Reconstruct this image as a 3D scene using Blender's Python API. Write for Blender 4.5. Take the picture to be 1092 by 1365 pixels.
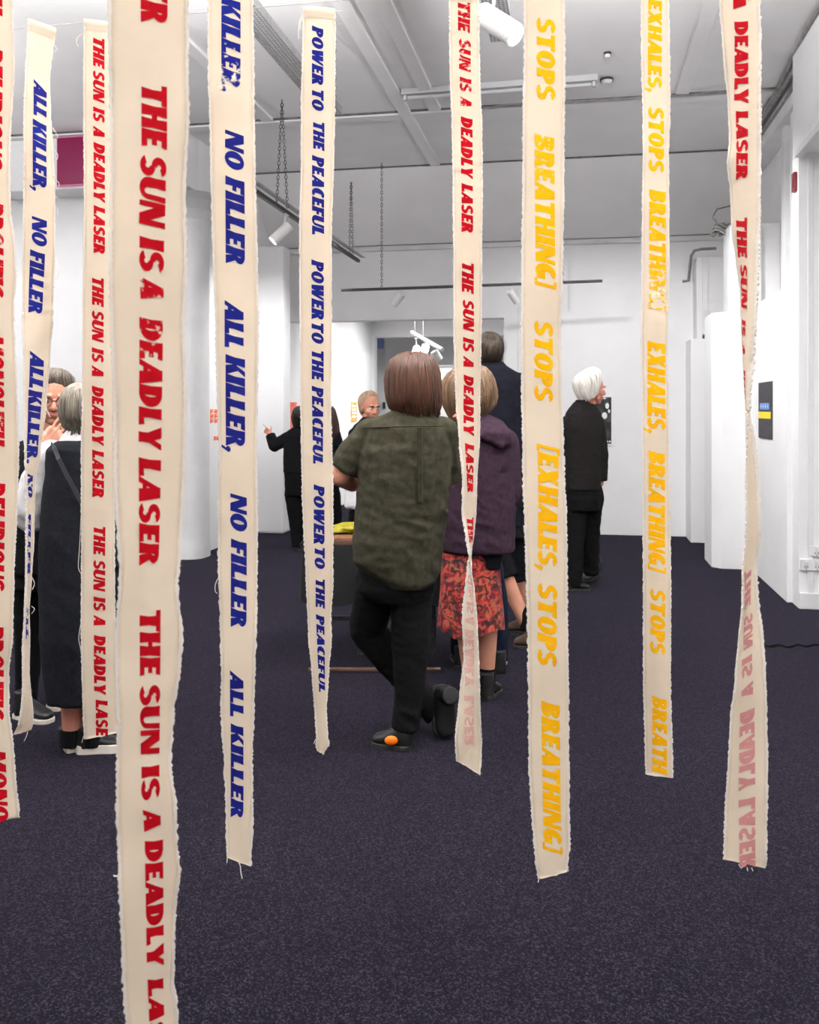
import bpy, bmesh, math, random
import numpy as np
from mathutils import Vector, Matrix, noise

for o in list(bpy.data.objects):
    bpy.data.objects.remove(o)
SC = bpy.context.scene
COL = SC.collection
R = math.radians
random.seed(7)

# ------------------------------------------------------------------ camera
F, CX, HY, HC, TH = 1200.0, 546.0, 545.0, 1.47, R(10.6)
RIGHT = Vector((math.cos(TH), math.sin(TH), 0))
FWD = Vector((-math.sin(TH), math.cos(TH), 0))
UP = Vector((0, 0, 1))
cam = bpy.data.cameras.new('camera')
cam_o = bpy.data.objects.new('camera', cam)
COL.objects.link(cam_o)
cam_o.location = (0, 0, HC)
cam_o.rotation_euler = (R(90), 0, TH)
cam.sensor_fit = 'AUTO'
cam.sensor_width = 36.0
cam.lens = 36.0 * F / 1365.0
cam.shift_y = (HY - 682.5) / 1365.0
cam.clip_start = 0.05
cam.dof.use_dof = True
cam.dof.focus_distance = 3.2
cam.dof.aperture_fstop = 9.0
SC.camera = cam_o

# ------------------------------------------------------------------ world, light, exposure
w = bpy.data.worlds.new('world')
SC.world = w
w.use_nodes = True
w.node_tree.nodes['Background'].inputs[0].default_value = (0.9, 0.95, 1.0, 1)
w.node_tree.nodes['Background'].inputs[1].default_value = 0.05
SC.view_settings.view_transform = 'Standard'
SC.view_settings.look = 'None'
SC.view_settings.gamma = 1.0
SC.view_settings.use_curve_mapping = False
SC.view_settings.exposure = 0.65
SC.cycles.max_bounces = 10
SC.cycles.diffuse_bounces = 6
SC.cycles.glossy_bounces = 2
SC.cycles.transmission_bounces = 4
SC.cycles.use_denoising = True
SC.cycles.sample_clamp_indirect = 6.0
SC.cycles.caustics_reflective = False
SC.cycles.caustics_refractive = False


def aim(o, d):
    o.rotation_euler = Vector(d).to_track_quat('-Z', 'Y').to_euler()


def spot(loc, target, power, angle=60, blend=0.8, size=0.05, col=(1, 0.96, 0.9)):
    l = bpy.data.lights.new('track_lamp', 'SPOT')
    l.energy = power
    l.spot_size = R(angle)
    l.spot_blend = blend
    l.shadow_soft_size = size
    l.color = col
    o = bpy.data.objects.new('track_lamp', l)
    COL.objects.link(o)
    o.location = loc
    aim(o, Vector(target) - Vector(loc))
    return o


def area(loc, target, power, sx, sy, col=(1, 0.97, 0.93)):
    l = bpy.data.lights.new('ceiling_lamp', 'AREA')
    l.shape = 'RECTANGLE'
    l.size, l.size_y = sx, sy
    l.energy = power
    l.color = col
    o = bpy.data.objects.new('ceiling_lamp', l)
    COL.objects.link(o)
    o.location = loc
    aim(o, Vector(target) - Vector(loc))
    return o


COOL = (1.0, .99, .985)
# unseen upward fill added to brighten the ceiling: over the viewer and left wing
for lx, ly, pw in ((-2.2, .4, 70), (.4, .4, 70), (-2.2, 3.6, 190), (.4, 3.6, 190), (-5.6, 2.5, 90), (-5.6, 5.0, 80)):
    area((lx, ly, 3.45), (lx, ly, 5), pw, .3, 1.2, COOL)
# added overhead fill shining down, no fixture modelled
area((-.8, 3.2, 4.1), (-.8, 3.2, 0), 40, 2.4, 1.6, COOL)
# spots over the banners, from tracks behind and above the viewer
for sx in (-1.5, -.5, .5, 1.4):
    spot((sx, -2.0, 3.9), (sx - .05, 2.1, 0.85), 66, 56, .9, .06, (1, .985, .96))
for sx in (-1.2, .2, 1.2):
    spot((sx, .2, 3.95), (sx - .05, 2.4, 2.55), 20, 60, .9, .06, (1, .985, .96))
# wall washers
WASH = [((-6.2, 6.6, 3.7), (-6.2, 8.55, 1.6), 40), ((-4.9, 6.6, 3.7), (-4.9, 8.55, 1.6), 40),
        ((-2.3, 9.2, 3.2), (-3.75, 9.5, 1.6), 110),
        ((-.3, 8.5, 3.4), (-.1, 10.8, 1.25), 56), ((1.0, 8.5, 3.4), (1.0, 10.8, 1.25), 56),
        ((-.2, 7.3, 3.7), (1.56, 7.8, 1.6), 210),
        ((-2.0, 12.2, 2.9), (-3.6, 12.6, 1.6), 70), ((-2.0, 14.0, 2.9), (-3.6, 14.3, 1.6), 70)]
for a, b, p in WASH:
    spot(a, b, p, 100, 1.0, .05, COOL)
area((-1.8, 13.2, 2.95), (-1.8, 13.2, 0), 60, 1.5, 1.5, COOL)
area((-2.0, 18.6, 2.35), (-2.0, 18.7, 0), 32, 2.6, .3, COOL)  # unseen strip light added under the soffit to brighten the far wall

# ------------------------------------------------------------------ geometry helpers


def P(px, py, D):
    X = (px - CX) * D / F
    return RIGHT * X + FWD * D + UP * (HC + (HY - py) * D / F)


def PZ(px, z, D):
    return RIGHT * ((px - CX) * D / F) + FWD * D + UP * z


def FP(px, py):
    return P(px, py, HC * F / (py - HY))


def origin_of(o):
    v = Vector((0, 0, 0))
    while o is not None:
        v += o.location
        o = o.parent
    return v


class MB:
    def __init__(self):
        self.v, self.f, self.mi, self.cur = [], [], [], 0

    def add(self, vs, fs):
        n = len(self.v)
        self.v += [Vector(x) for x in vs]
        self.f += [tuple(i + n for i in f) for f in fs]
        self.mi += [self.cur] * len(fs)

    def box(self, lo, hi):
        x0, y0, z0 = lo
        x1, y1, z1 = hi
        self.add([(x0, y0, z0), (x1, y0, z0), (x1, y1, z0), (x0, y1, z0), (x0, y0, z1), (x1, y0, z1), (x1, y1, z1), (x0, y1, z1)],
                 [(0, 3, 2, 1), (4, 5, 6, 7), (0, 1, 5, 4), (1, 2, 6, 5), (2, 3, 7, 6), (3, 0, 4, 7)])

    def obox(self, c, ax, ay, az):
        c = Vector(c)
        vs = [c + ax * i + ay * j + az * k for k in (-1, 1) for i, j in ((-1, -1), (1, -1), (1, 1), (-1, 1))]
        self.add(vs, [(0, 3, 2, 1), (4, 5, 6, 7), (0, 1, 5, 4), (1, 2, 6, 5), (2, 3, 7, 6), (3, 0, 4, 7)])

    def cyl(self, a, b, r0, r1=None, n=14, caps=True):
        a, b = Vector(a), Vector(b)
        r1 = r0 if r1 is None else r1
        d = (b - a).normalized()
        x = d.orthogonal().normalized()
        y = d.cross(x)
        vs = []
        for p, r in ((a, r0), (b, r1)):
            vs += [p + (x * math.cos(2 * math.pi * i / n) + y * math.sin(2 * math.pi * i / n)) * r for i in range(n)]
        fs = [(i, (i + 1) % n, n + (i + 1) % n, n + i) for i in range(n)]
        if caps:
            fs += [tuple(range(n - 1, -1, -1)), tuple(range(n, 2 * n))]
        self.add(vs, fs)

    def tube(self, pts, r, n=6, r1=None):
        pts = [Vector(p) for p in pts]
        r1 = r if r1 is None else r1
        m = len(pts)
        vs, fs = [], []
        x = None
        for i, p in enumerate(pts):
            d = (pts[min(i + 1, m - 1)] - pts[max(i - 1, 0)]).normalized()
            x = d.orthogonal().normalized() if x is None else (x - d * x.dot(d)).normalized()
            y = d.cross(x)
            rr = r + (r1 - r) * i / (m - 1)
            vs += [p + (x * math.cos(2 * math.pi * k / n) + y * math.sin(2 * math.pi * k / n)) * rr for k in range(n)]
        for i in range(m - 1):
            for k in range(n):
                fs.append((i * n + k, i * n + (k + 1) % n, (i + 1) * n + (k + 1) % n, (i + 1) * n + k))
        fs += [tuple(range(n - 1, -1, -1)), tuple(range((m - 1) * n, m * n))]
        self.add(vs, fs)

    def ell(self, c, ax, ay, az, nu=16, nv=10):
        c = Vector(c)
        vs, fs = [c - az], []
        for j in range(1, nv):
            t = -math.pi / 2 + math.pi * j / nv
            for i in range(nu):
                a = 2 * math.pi * i / nu
                vs.append(c + (ax * math.cos(a) + ay * math.sin(a)) * math.cos(t) + az * math.sin(t))
        vs.append(c + az)
        for i in range(nu):
            fs.append((0, 1 + (i + 1) % nu, 1 + i))
            fs.append((len(vs) - 1, len(vs) - 1 - nu + i, len(vs) - 1 - nu + (i + 1) % nu))
        for j in range(nv - 2):
            for i in range(nu):
                a, b = 1 + j * nu + i, 1 + j * nu + (i + 1) % nu
                fs.append((a, b, b + nu, a + nu))
        self.add(vs, fs)

    def sph(self, c, r, nu=14, nv=9):
        self.ell(c, Vector((r, 0, 0)), Vector((0, r, 0)), Vector((0, 0, r)), nu, nv)

    def loft(self, rings, n=28, e=2.4):
        """rings: (center, axis vector a, axis vector b); closed."""
        vs, fs = [], []
        for c, a, b in rings:
            for i in range(n):
                t = 2 * math.pi * i / n
                ct, st = math.cos(t), math.sin(t)
                vs.append(Vector(c) + a * math.copysign(abs(ct) ** (2 / e), ct) + b * math.copysign(abs(st) ** (2 / e), st))
        m = len(rings)
        for j in range(m - 1):
            for i in range(n):
                fs.append((j * n + i, j * n + (i + 1) % n, (j + 1) * n + (i + 1) % n, (j + 1) * n + i))
        fs += [tuple(range(n - 1, -1, -1)), tuple(range((m - 1) * n, m * n))]
        self.add(vs, fs)

    def build(self, name, mat, parent=None, smooth=False, bevel=0.0, loc=None):
        me = bpy.data.meshes.new(name)
        o = bpy.data.objects.new(name, me)
        COL.objects.link(o)
        if loc is not None:
            o.location = loc
        if parent is not None:
            o.parent = parent
        off = origin_of(o)
        me.from_pydata([tuple(p - off) for p in self.v], [], self.f)
        mats = mat if isinstance(mat, (list, tuple)) else [mat]
        for m in mats:
            me.materials.append(m)
        if len(mats) > 1:
            me.polygons.foreach_set('material_index', self.mi)
        bm = bmesh.new()
        bm.from_mesh(me)
        bmesh.ops.recalc_face_normals(bm, faces=bm.faces)
        if bevel > 0:
            bmesh.ops.remove_doubles(bm, verts=bm.verts, dist=1e-6)
            ed = [e for e in bm.edges if len(e.link_faces) == 2 and e.calc_face_angle(0) > 0.5]
            bmesh.ops.bevel(bm, geom=ed, offset=bevel, segments=2, affect='EDGES', profile=0.6)
        bm.to_mesh(me)
        bm.free()
        if smooth:
            me.polygons.foreach_set('use_smooth', [True] * len(me.polygons))
        me.update()
        return o


def remesh(mb, name, mat, parent, voxel=0.008, smooth=4, wrinkle=None):
    """One continuous surface out of overlapping volumes."""
    me = bpy.data.meshes.new('t')
    off = origin_of(parent) if parent else Vector((0, 0, 0))
    me.from_pydata([tuple(p - off) for p in mb.v], [], mb.f)
    bm = bmesh.new()
    bm.from_mesh(me)
    bmesh.ops.recalc_face_normals(bm, faces=bm.faces)
    bm.to_mesh(me)
    bm.free()
    t = bpy.data.objects.new('t', me)
    COL.objects.link(t)
    m = t.modifiers.new('r', 'REMESH')
    m.mode = 'VOXEL'
    m.voxel_size = voxel
    m.use_smooth_shade = True
    if smooth:
        s = t.modifiers.new('s', 'SMOOTH')
        s.factor = 0.5
        s.iterations = smooth
    dg = bpy.context.evaluated_depsgraph_get()
    out = bpy.data.meshes.new_from_object(t.evaluated_get(dg))
    bpy.data.objects.remove(t)
    out.name = name
    if wrinkle:
        amp, sx, sz, seed = wrinkle
        n = len(out.vertices)
        co = np.empty(n * 3)
        no = np.empty(n * 3)
        out.vertices.foreach_get('co', co)
        out.vertices.foreach_get('normal', no)
        co = co.reshape(-1, 3)
        no = no.reshape(-1, 3)
        d = np.empty(n)
        for i in range(n):
            x, y, z = co[i]
            q = 0.03 * noise.noise((x * 5 + seed, y * 5, z * 4))
            a = noise.noise(((x + y * .3) * sx + seed, (y + q) * sx, (z + q * 1.5 + 0.35 * x) * sz))
            b = noise.noise((x * sx * 2.3 + seed * 2, y * sx * 2.3, z * sz * 2.6 + 0.6 * x * sx))
            d[i] = (1 - abs(a) * 2.2) * 0.7 + b * 0.5
        co += no * (d * amp)[:, None]
        out.vertices.foreach_set('co', co.ravel())
    out.materials.clear()
    out.materials.append(mat)
    out.polygons.foreach_set('use_smooth', [True] * len(out.polygons))
    out.update()
    o = bpy.data.objects.new(name, out)
    COL.objects.link(o)
    o.parent = parent
    return o


def thing(name, label, cat, loc, group=None):
    o = bpy.data.objects.new(name, None)
    COL.objects.link(o)
    o.location = loc
    o.empty_display_size = 0.1
    return tag(o, label, cat, group)


def tag(o, label, cat, group=None):
    o['label'] = label
    o['category'] = cat
    if group:
        o['group'] = group
    return o


def struct(o):
    o['kind'] = 'structure'
    return o


def sbox(name, lo, hi, mat, bevel=0.0):
    m = MB()
    m.box(lo, hi)
    return struct(m.build(name, mat, bevel=bevel))


# ------------------------------------------------------------------ materials
def new_mat(name):
    m = bpy.data.materials.new(name)
    m.use_nodes = True
    nt = m.node_tree
    return m, nt, nt.nodes['Principled BSDF']


def srgb(r, g, b):
    f = lambda c: c / 12.92 if c <= 0.04045 else ((c + 0.055) / 1.055) ** 2.4
    return (f(r / 255), f(g / 255), f(b / 255), 1)


def noise_mat(name, c0, c1, scale=20, rough=0.8, bump=0.0, detail=4, bscale=None, metal=0.0, stretch=None, lo=0.35, hi=0.65, spec=0.3):
    m, nt, b = new_mat(name)
    tc = nt.nodes.new('ShaderNodeTexCoord')
    src = tc.outputs['Object']
    if stretch:
        mp = nt.nodes.new('ShaderNodeMapping')
        mp.inputs['Scale'].default_value = stretch
        nt.links.new(src, mp.inputs[0])
        src = mp.outputs[0]
    n = nt.nodes.new('ShaderNodeTexNoise')
    n.inputs['Scale'].default_value = scale
    n.inputs['Detail'].default_value = detail
    nt.links.new(src, n.inputs['Vector'])
    r = nt.nodes.new('ShaderNodeValToRGB')
    r.color_ramp.elements[0].position = lo
    r.color_ramp.elements[0].color = c0
    r.color_ramp.elements[1].position = hi
    r.color_ramp.elements[1].color = c1
    nt.links.new(n.outputs[0], r.inputs[0])
    nt.links.new(r.outputs[0], b.inputs['Base Color'])
    b.inputs['Roughness'].default_value = rough
    b.inputs['Metallic'].default_value = metal
    b.inputs['Specular IOR Level'].default_value = spec
    if bump:
        n2 = nt.nodes.new('ShaderNodeTexNoise')
        n2.inputs['Scale'].default_value = bscale or scale * 3
        n2.inputs['Detail'].default_value = 3
        nt.links.new(src, n2.inputs['Vector'])
        bp = nt.nodes.new('ShaderNodeBump')
        bp.inputs['Strength'].default_value = bump
        bp.inputs['Distance'].default_value = 0.01
        nt.links.new(n2.outputs[0], bp.inputs['Height'])
        nt.links.new(bp.outputs[0], b.inputs['Normal'])
    return m


def flat_mat(name, c, rough=0.6, metal=0.0, spec=0.4):
    return noise_mat(name, c, tuple(min(1, x * 1.06) for x in c[:3]) + (1,), 12, rough, metal=metal, spec=spec)


def emit_mat(name, c, s):
    m, nt, b = new_mat(name)
    b.inputs['Base Color'].default_value = c
    b.inputs['Emission Color'].default_value = c
    b.inputs['Emission Strength'].default_value = s
    return m


M = {}
M['wall'] = noise_mat('white_paint', (.84, .84, .845, 1), (.87, .87, .875, 1), 3, .75, .05, bscale=60)
M['ceil'] = noise_mat('ceiling_paint', (.82, .805, .81, 1), (.86, .845, .85, 1), 2.2, .85, .08, bscale=40)
M['beam'] = noise_mat('beam_paint', (.78, .78, .78, 1), (.82, .82, .82, 1), 2.2, .85, .08, bscale=40)
M['trim'] = noise_mat('trim_paint', (.70, .70, .70, 1), (.76, .76, .76, 1), 4, .6)
M['grime'] = noise_mat('dusty_dark', (.10, .10, .10, 1), (.2, .2, .2, 1), 15, .8)
M['metal'] = noise_mat('galvanised', (.36, .36, .36, 1), (.46, .46, .46, 1), 30, .45, metal=.6)
M['pipe'] = noise_mat('grey_pipe', (.20, .195, .19, 1), (.30, .29, .28, 1), 20, .6)
M['dkmetal'] = noise_mat('dark_metal', (.05, .05, .055, 1), (.09, .09, .09, 1), 30, .5, metal=.3)
M['lampbody'] = flat_mat('lamp_white', (.72, .71, .70, 1), .45)
M['glow'] = emit_mat('lamp_glow', (1, .98, .95, 1), 18)
M['tube'] = flat_mat('unlit_tube', (.50, .50, .51, 1), .5)

# carpet: dark aubergine loop pile with pale flecks
m, nt, b = new_mat('carpet')
tc = nt.nodes.new('ShaderNodeTexCoord')
n1 = nt.nodes.new('ShaderNodeTexVoronoi'); n1.inputs['Scale'].default_value = 230
n2 = nt.nodes.new('ShaderNodeTexNoise'); n2.inputs['Scale'].default_value = 1.3; n2.inputs['Detail'].default_value = 4
n3 = nt.nodes.new('ShaderNodeTexNoise'); n3.inputs['Scale'].default_value = 480; n3.inputs['Detail'].default_value = 2
for n in (n1, n2, n3):
    nt.links.new(tc.outputs['Object'], n.inputs['Vector'])
r = nt.nodes.new('ShaderNodeValToRGB')
e = r.color_ramp.elements
e[0].position, e[0].color = .05, (.0015, .0012, .0016, 1)
e[1].position, e[1].color = 1.0, (.031, .026, .037, 1)
q = e.new(.6); q.color = (.0021, .0016, .0029, 1)
sv = nt.nodes.new('ShaderNodeSeparateColor'); nt.links.new(n1.outputs['Color'], sv.inputs[0]); nt.links.new(sv.outputs[0], r.inputs[0])
mx = nt.nodes.new('ShaderNodeMix'); mx.data_type = 'RGBA'; mx.blend_type = 'MULTIPLY'; mx.inputs[0].default_value = .45
nt.links.new(r.outputs[0], mx.inputs[6])
r2 = nt.nodes.new('ShaderNodeValToRGB'); r2.color_ramp.elements[0].position = .35; r2.color_ramp.elements[1].position = .65
r2.color_ramp.elements[0].color = (.55, .5, .6, 1)
nt.links.new(n2.outputs[0], r2.inputs[0]); nt.links.new(r2.outputs[0], mx.inputs[7])
nt.links.new(mx.outputs[2], b.inputs['Base Color'])
b.inputs['Roughness'].default_value = 1
b.inputs['Specular IOR Level'].default_value = .05
b.inputs['Sheen Weight'].default_value = .06
b.inputs['Sheen Roughness'].default_value = .5
b.inputs['Sheen Tint'].default_value = (.62, .55, .9, 1)
bp = nt.nodes.new('ShaderNodeBump'); bp.inputs['Strength'].default_value = .6; bp.inputs['Distance'].default_value = .006
nt.links.new(n3.outputs[0], bp.inputs['Height']); nt.links.new(bp.outputs[0], b.inputs['Normal'])
M['carpet'] = m

CLOTH = srgb(242, 229, 209)


def cloth_mat(name, c, trans=.28):
    m, nt, b = new_mat(name)
    tc = nt.nodes.new('ShaderNodeTexCoord')
    n = nt.nodes.new('ShaderNodeTexNoise'); n.inputs['Scale'].default_value = 9; n.inputs['Detail'].default_value = 6
    nt.links.new(tc.outputs['Object'], n.inputs['Vector'])
    r = nt.nodes.new('ShaderNodeValToRGB')
    r.color_ramp.elements[0].position, r.color_ramp.elements[1].position = .3, .7
    r.color_ramp.elements[0].color = tuple(x * .92 for x in c[:3]) + (1,)
    r.color_ramp.elements[1].color = c
    nt.links.new(n.outputs[0], r.inputs[0])
    nt.links.new(r.outputs[0], b.inputs['Base Color'])
    b.inputs['Roughness'].default_value = .95
    b.inputs['Specular IOR Level'].default_value = .1
    mp = nt.nodes.new('ShaderNodeMapping'); mp.inputs['Scale'].default_value = (1, 1, 1)
    w1 = nt.nodes.new('ShaderNodeTexWave'); w1.bands_direction = 'Z'; w1.inputs['Scale'].default_value = 260; w1.inputs['Distortion'].default_value = 2
    w2 = nt.nodes.new('ShaderNodeTexWave'); w2.bands_direction = 'X'; w2.inputs['Scale'].default_value = 260; w2.inputs['Distortion'].default_value = 2
    ad = nt.nodes.new('ShaderNodeMath'); ad.operation = 'ADD'
    for ww in (w1, w2):
        nt.links.new(tc.outputs['Object'], ww.inputs['Vector'])
    nt.links.new(w1.outputs['Fac'], ad.inputs[0]); nt.links.new(w2.outputs['Fac'], ad.inputs[1])
    bp = nt.nodes.new('ShaderNodeBump'); bp.inputs['Strength'].default_value = .12; bp.inputs['Distance'].default_value = .001
    nt.links.new(ad.outputs[0], bp.inputs['Height']); nt.links.new(bp.outputs[0], b.inputs['Normal'])
    tr = nt.nodes.new('ShaderNodeBsdfTranslucent')
    nt.links.new(r.outputs[0], tr.inputs[0])
    ms = nt.nodes.new('ShaderNodeMixShader'); ms.inputs[0].default_value = trans
    nt.links.new(b.outputs[0], ms.inputs[1]); nt.links.new(tr.outputs[0], ms.inputs[2])
    nt.links.new(ms.outputs[0], nt.nodes['Material Output'].inputs[0])
    return m


M['cloth'] = cloth_mat('calico', CLOTH)
M['fray'] = cloth_mat('frayed_calico', srgb(252, 246, 238), .35)


def ink_mat(name, c, c2):
    m, nt, b = new_mat(name)
    tc = nt.nodes.new('ShaderNodeTexCoord')
    at = nt.nodes.new('ShaderNodeAttribute'); at.attribute_name = 'fade'
    n = nt.nodes.new('ShaderNodeTexNoise'); n.inputs['Scale'].default_value = 75; n.inputs['Detail'].default_value = 5
    nn = nt.nodes.new('ShaderNodeTexNoise'); nn.inputs['Scale'].default_value = 7; nn.inputs['Detail'].default_value = 2
    for q in (n, nn):
        nt.links.new(tc.outputs['Object'], q.inputs['Vector'])
    s = nt.nodes.new('ShaderNodeMath'); s.operation = 'SUBTRACT'
    nt.links.new(n.outputs[0], s.inputs[0]); nt.links.new(at.outputs['Fac'], s.inputs[1])
    k = nt.nodes.new('ShaderNodeMath'); k.operation = 'MULTIPLY_ADD'; k.use_clamp = True
    k.inputs[1].default_value = 7; k.inputs[2].default_value = .3
    nt.links.new(s.outputs[0], k.inputs[0])
    mi = nt.nodes.new('ShaderNodeMix'); mi.data_type = 'RGBA'
    nt.links.new(nn.outputs[0], mi.inputs[0]); mi.inputs[6].default_value = c; mi.inputs[7].default_value = c2
    mx = nt.nodes.new('ShaderNodeMix'); mx.data_type = 'RGBA'
    mx.inputs[6].default_value = CLOTH
    nt.links.new(k.outputs[0], mx.inputs[0]); nt.links.new(mi.outputs[2], mx.inputs[7])
    nt.links.new(mx.outputs[2], b.inputs['Base Color'])
    b.inputs['Roughness'].default_value = .85
    b.inputs['Specular IOR Level'].default_value = .1
    return m


M['red'] = ink_mat('red_ink', srgb(184, 8, 26), srgb(160, 4, 18))
M['blue'] = ink_mat('blue_ink', srgb(18, 40, 132), srgb(30, 18, 92))
M['yellow'] = ink_mat('yellow_ink', srgb(246, 186, 14), srgb(232, 160, 8))
M['bleed'] = ink_mat('ink_bleeding_through', srgb(222, 182, 170), srgb(208, 156, 148))
M['bleed_red'] = ink_mat('red_ink_bleeding_through', srgb(204, 146, 140), srgb(190, 122, 122))
# ------------------------------------------------------------------ the room
def on_back(px, py, y=10.76):
    k = (px - CX) / F
    D = y / (math.sin(TH) * k + math.cos(TH))
    return P(px, py, D)


ZC = 4.18
sbox('floor', (-8.2, -4, -.1), (4.2, 20.2, 0), M['carpet'])
sbox('ceiling', (-8.2, -4, ZC), (4.2, 10.9, ZC + .1), M['ceil'])
YB = 10.8
# back wall: plain wall right of the wide opening, header over it
sbox('wall_back', (-.87, YB, 0), (1.95, YB + .2, ZC), M['wall'])
sbox('wall_back_header', (-3.75, YB, 2.56), (-.87, YB + .2, ZC), M['wall'])
sbox('wall_back_display_board', (-.70, YB - .04, 0), (1.30, YB - .001, 2.93), M['wall'], .004)
sbox('trim_1', (-3.75, YB - .05, 3.40), (1.9, YB - .001, 3.46), M['trim'], .01)
mb = MB()  # raked soffit between ceiling and back wall
mb.add([(x, y, z) for x in (-3.749, 1.899) for y, z in ((9.85, ZC - .001), (YB - .002, ZC - .001), (YB - .002, 3.47), (YB - .06, 3.47))],
       [(0, 1, 2, 3), (4, 7, 6, 5), (0, 4, 5, 1), (1, 5, 6, 2), (2, 6, 7, 3), (3, 7, 4, 0)])
struct(mb.build('ceiling_soffit', M['ceil']))
sbox('trim_2', (-3.749, 9.84, ZC - .014), (1.72, 9.862, ZC - .0006), M['grime'])
# left wall, its round pier and the wing beyond it
sbox('wall_left', (-3.95, 8.5, 0), (-3.75, YB + .2, ZC), M['wall'])
sbox('wall_left_end', (-3.749, 10.401, 0), (-3.60, YB + .2, 2.56), M['wall'])
sbox('wall_left_pier', (-3.749, 10.12, 0), (-3.40, 10.40, 3.39), M['wall'], .03)
sbox('wall_wing', (-8.2, 8.5, 0), (-3.951, 8.7, ZC), M['wall'])
sbox('trim_3', (-8.0, 8.15, 3.65), (-3.75, 8.499, ZC - .001), M['beam'], .01)
sbox('wall_wing_side', (-8.2, -4, 0), (-8.0, 8.5, ZC), M['wall'])
sbox('wall_front', (-8.0, -4, 0), (4.2, -3.8, ZC), M['wall'])
# column on the corner of the wing
mb = MB()
mb.loft([(Vector((-3.82, 8.42, z)), Vector((r, 0, 0)), Vector((0, r, 0))) for z, r in
         ((0, .205), (.10, .205), (.14, .200), (.20, .195), (3.2, .195), (3.33, .205), (3.42, .25), (3.5, .33), (3.55, .42))], 40, 2.6)
struct(mb.build('column', M['trim'], smooth=False, bevel=0))
# right wall with tall window frames above the boards
sbox('wall_right', (1.90, 7.25, 0), (2.1, YB + .2, ZC), M['wall'])
sbox('wall_right_alcove', (2.3, -4, 0), (2.5, 7.25, ZC), M['wall'])
sbox('wall_right_return', (1.6, 7.05, 0), (2.3, 7.25, 3.349), M['wall'])
sbox('trim_4', (1.6, -3.8, 3.35), (2.299, 7.25, ZC - .001), M['beam'], .012)
sbox('trim_5', (1.57, 6.0, 3.32), (1.62, 7.049, 3.38), M['trim'], .006)
sbox('baseboard_right', (1.60, 7.02, 0), (2.3, 7.049, .12), M['trim'], .008)
sbox('trim_6', (1.66, 7.035, .12), (1.70, 7.049, 3.32), M['trim'], .004)
for k, (ya, yb, xx) in enumerate(((7.27, 7.40, 1.72), (7.62, 7.74, 1.76), (7.95, 8.06, 1.76), (8.35, 8.48, 1.78))):
    sbox('trim_%d' % (7 + k), (xx, ya, 2.2), (1.899, yb, ZC - .002), M['trim'], .006)
sbox('trim_11', (1.72, 7.26, 3.95), (1.899, YB, ZC - .002), M['trim'], .01)
sbox('wall_right_board', (1.56, 7.25, 0), (1.70, 8.66, 2.40), M['wall'], .004)
# chamfered white block in the corner of the boards
mb = MB()
pts = [(1.30, 8.66), (1.699, 8.66), (1.699, 9.20), (1.22, 9.20), (1.22, 8.74)]
n = len(pts)
mb.add([(x, y, z) for z in (0, 2.36) for x, y in pts],
       [tuple(range(n - 1, -1, -1)), tuple(range(n, 2 * n))] + [(i, (i + 1) % n, n + (i + 1) % n, n + i) for i in range(n)])
struct(mb.build('wall_right_block', M['wall'], bevel=.004))
sbox('wall_back_corner_board', (1.22, 10.30, 0), (1.6, YB - .041, 2.24), M['wall'], .004)
# pilasters standing above the block and the corner board
sbox('wall_right_pilaster', (1.44, 9.1, 2.361), (1.899, 9.5, 3.25), M['trim'], .01)
sbox('trim_12', (1.50, 9.07, 2.361), (1.56, 9.10, 3.25), M['trim'], .005)
sbox('trim_13', (1.66, 9.06, 2.361), (1.72, 9.10, 3.2), M['trim'], .005)
sbox('wall_back_pilaster', (1.30, 10.45, 2.241), (1.899, YB - .001, 3.16), M['beam'], .01)
sbox('trim_14', (1.36, 10.42, 2.3), (1.42, 10.45, 3.16), M['trim'], .004)
sbox('trim_15', (1.36, 10.43, 2.241), (1.7, 10.449, 2.29), M['grime'], .002)

# room behind the opening
sbox('ceiling_back_room', (-5.0, YB + .2, 3.05), (1.0, 20.2, 3.15), M['ceil'])
sbox('wall_back_room_left', (-3.80, YB + .2, 0), (-3.60, 15.6, 3.05), M['wall'])
sbox('wall_back_room_board', (-3.599, 12.6, 0), (-3.54, 15.35, 2.42), M['wall'], .004)
sbox('wall_back_room_right', (.8, YB + .2, 0), (1.0, 20.2, 3.05), M['wall'])
YR = 15.6
sbox('wall_back_room_header', (-3.549, YR, 2.74), (.8, YR + .2, 3.05), M['wall'])
sbox('wall_back_room_jamb', (-5.0, YR + .001, 0), (-3.55, YR + .2, 3.05), M['wall'])
sbox('wall_end', (-5.0, 19.0, 0), (.8, 19.2, 3.05), M['wall'])
sbox('wall_end_left', (-5.2, YR, 0), (-5.0, 19.2, 3.05), M['wall'])
sbox('trim_16', (-3.92, 18.2, 2.37), (.8, 18.9, 3.049), M['beam'])

# ceiling joints and cover strips
sbox('trim_17', (-7.9, 8.02, ZC - .012), (1.72, 8.045, ZC - .0005), M['grime'])
for k, (xx, ya, yb) in enumerate(((-1.32, 4.0, 8.0), (-1.60, 4.0, 9.8), (.82, 3.5, 8.0), (-2.9, 4.5, 8.0))):
    sbox('trim_%d' % (18 + k), (xx, ya, ZC - .03), (xx + .11, yb, ZC - .0005), M['ceil'], .004)
sbox('trim_22', (-7.9, 8.06, ZC - .025), (1.72, 8.20, ZC - .0005), M['ceil'], .006)
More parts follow.
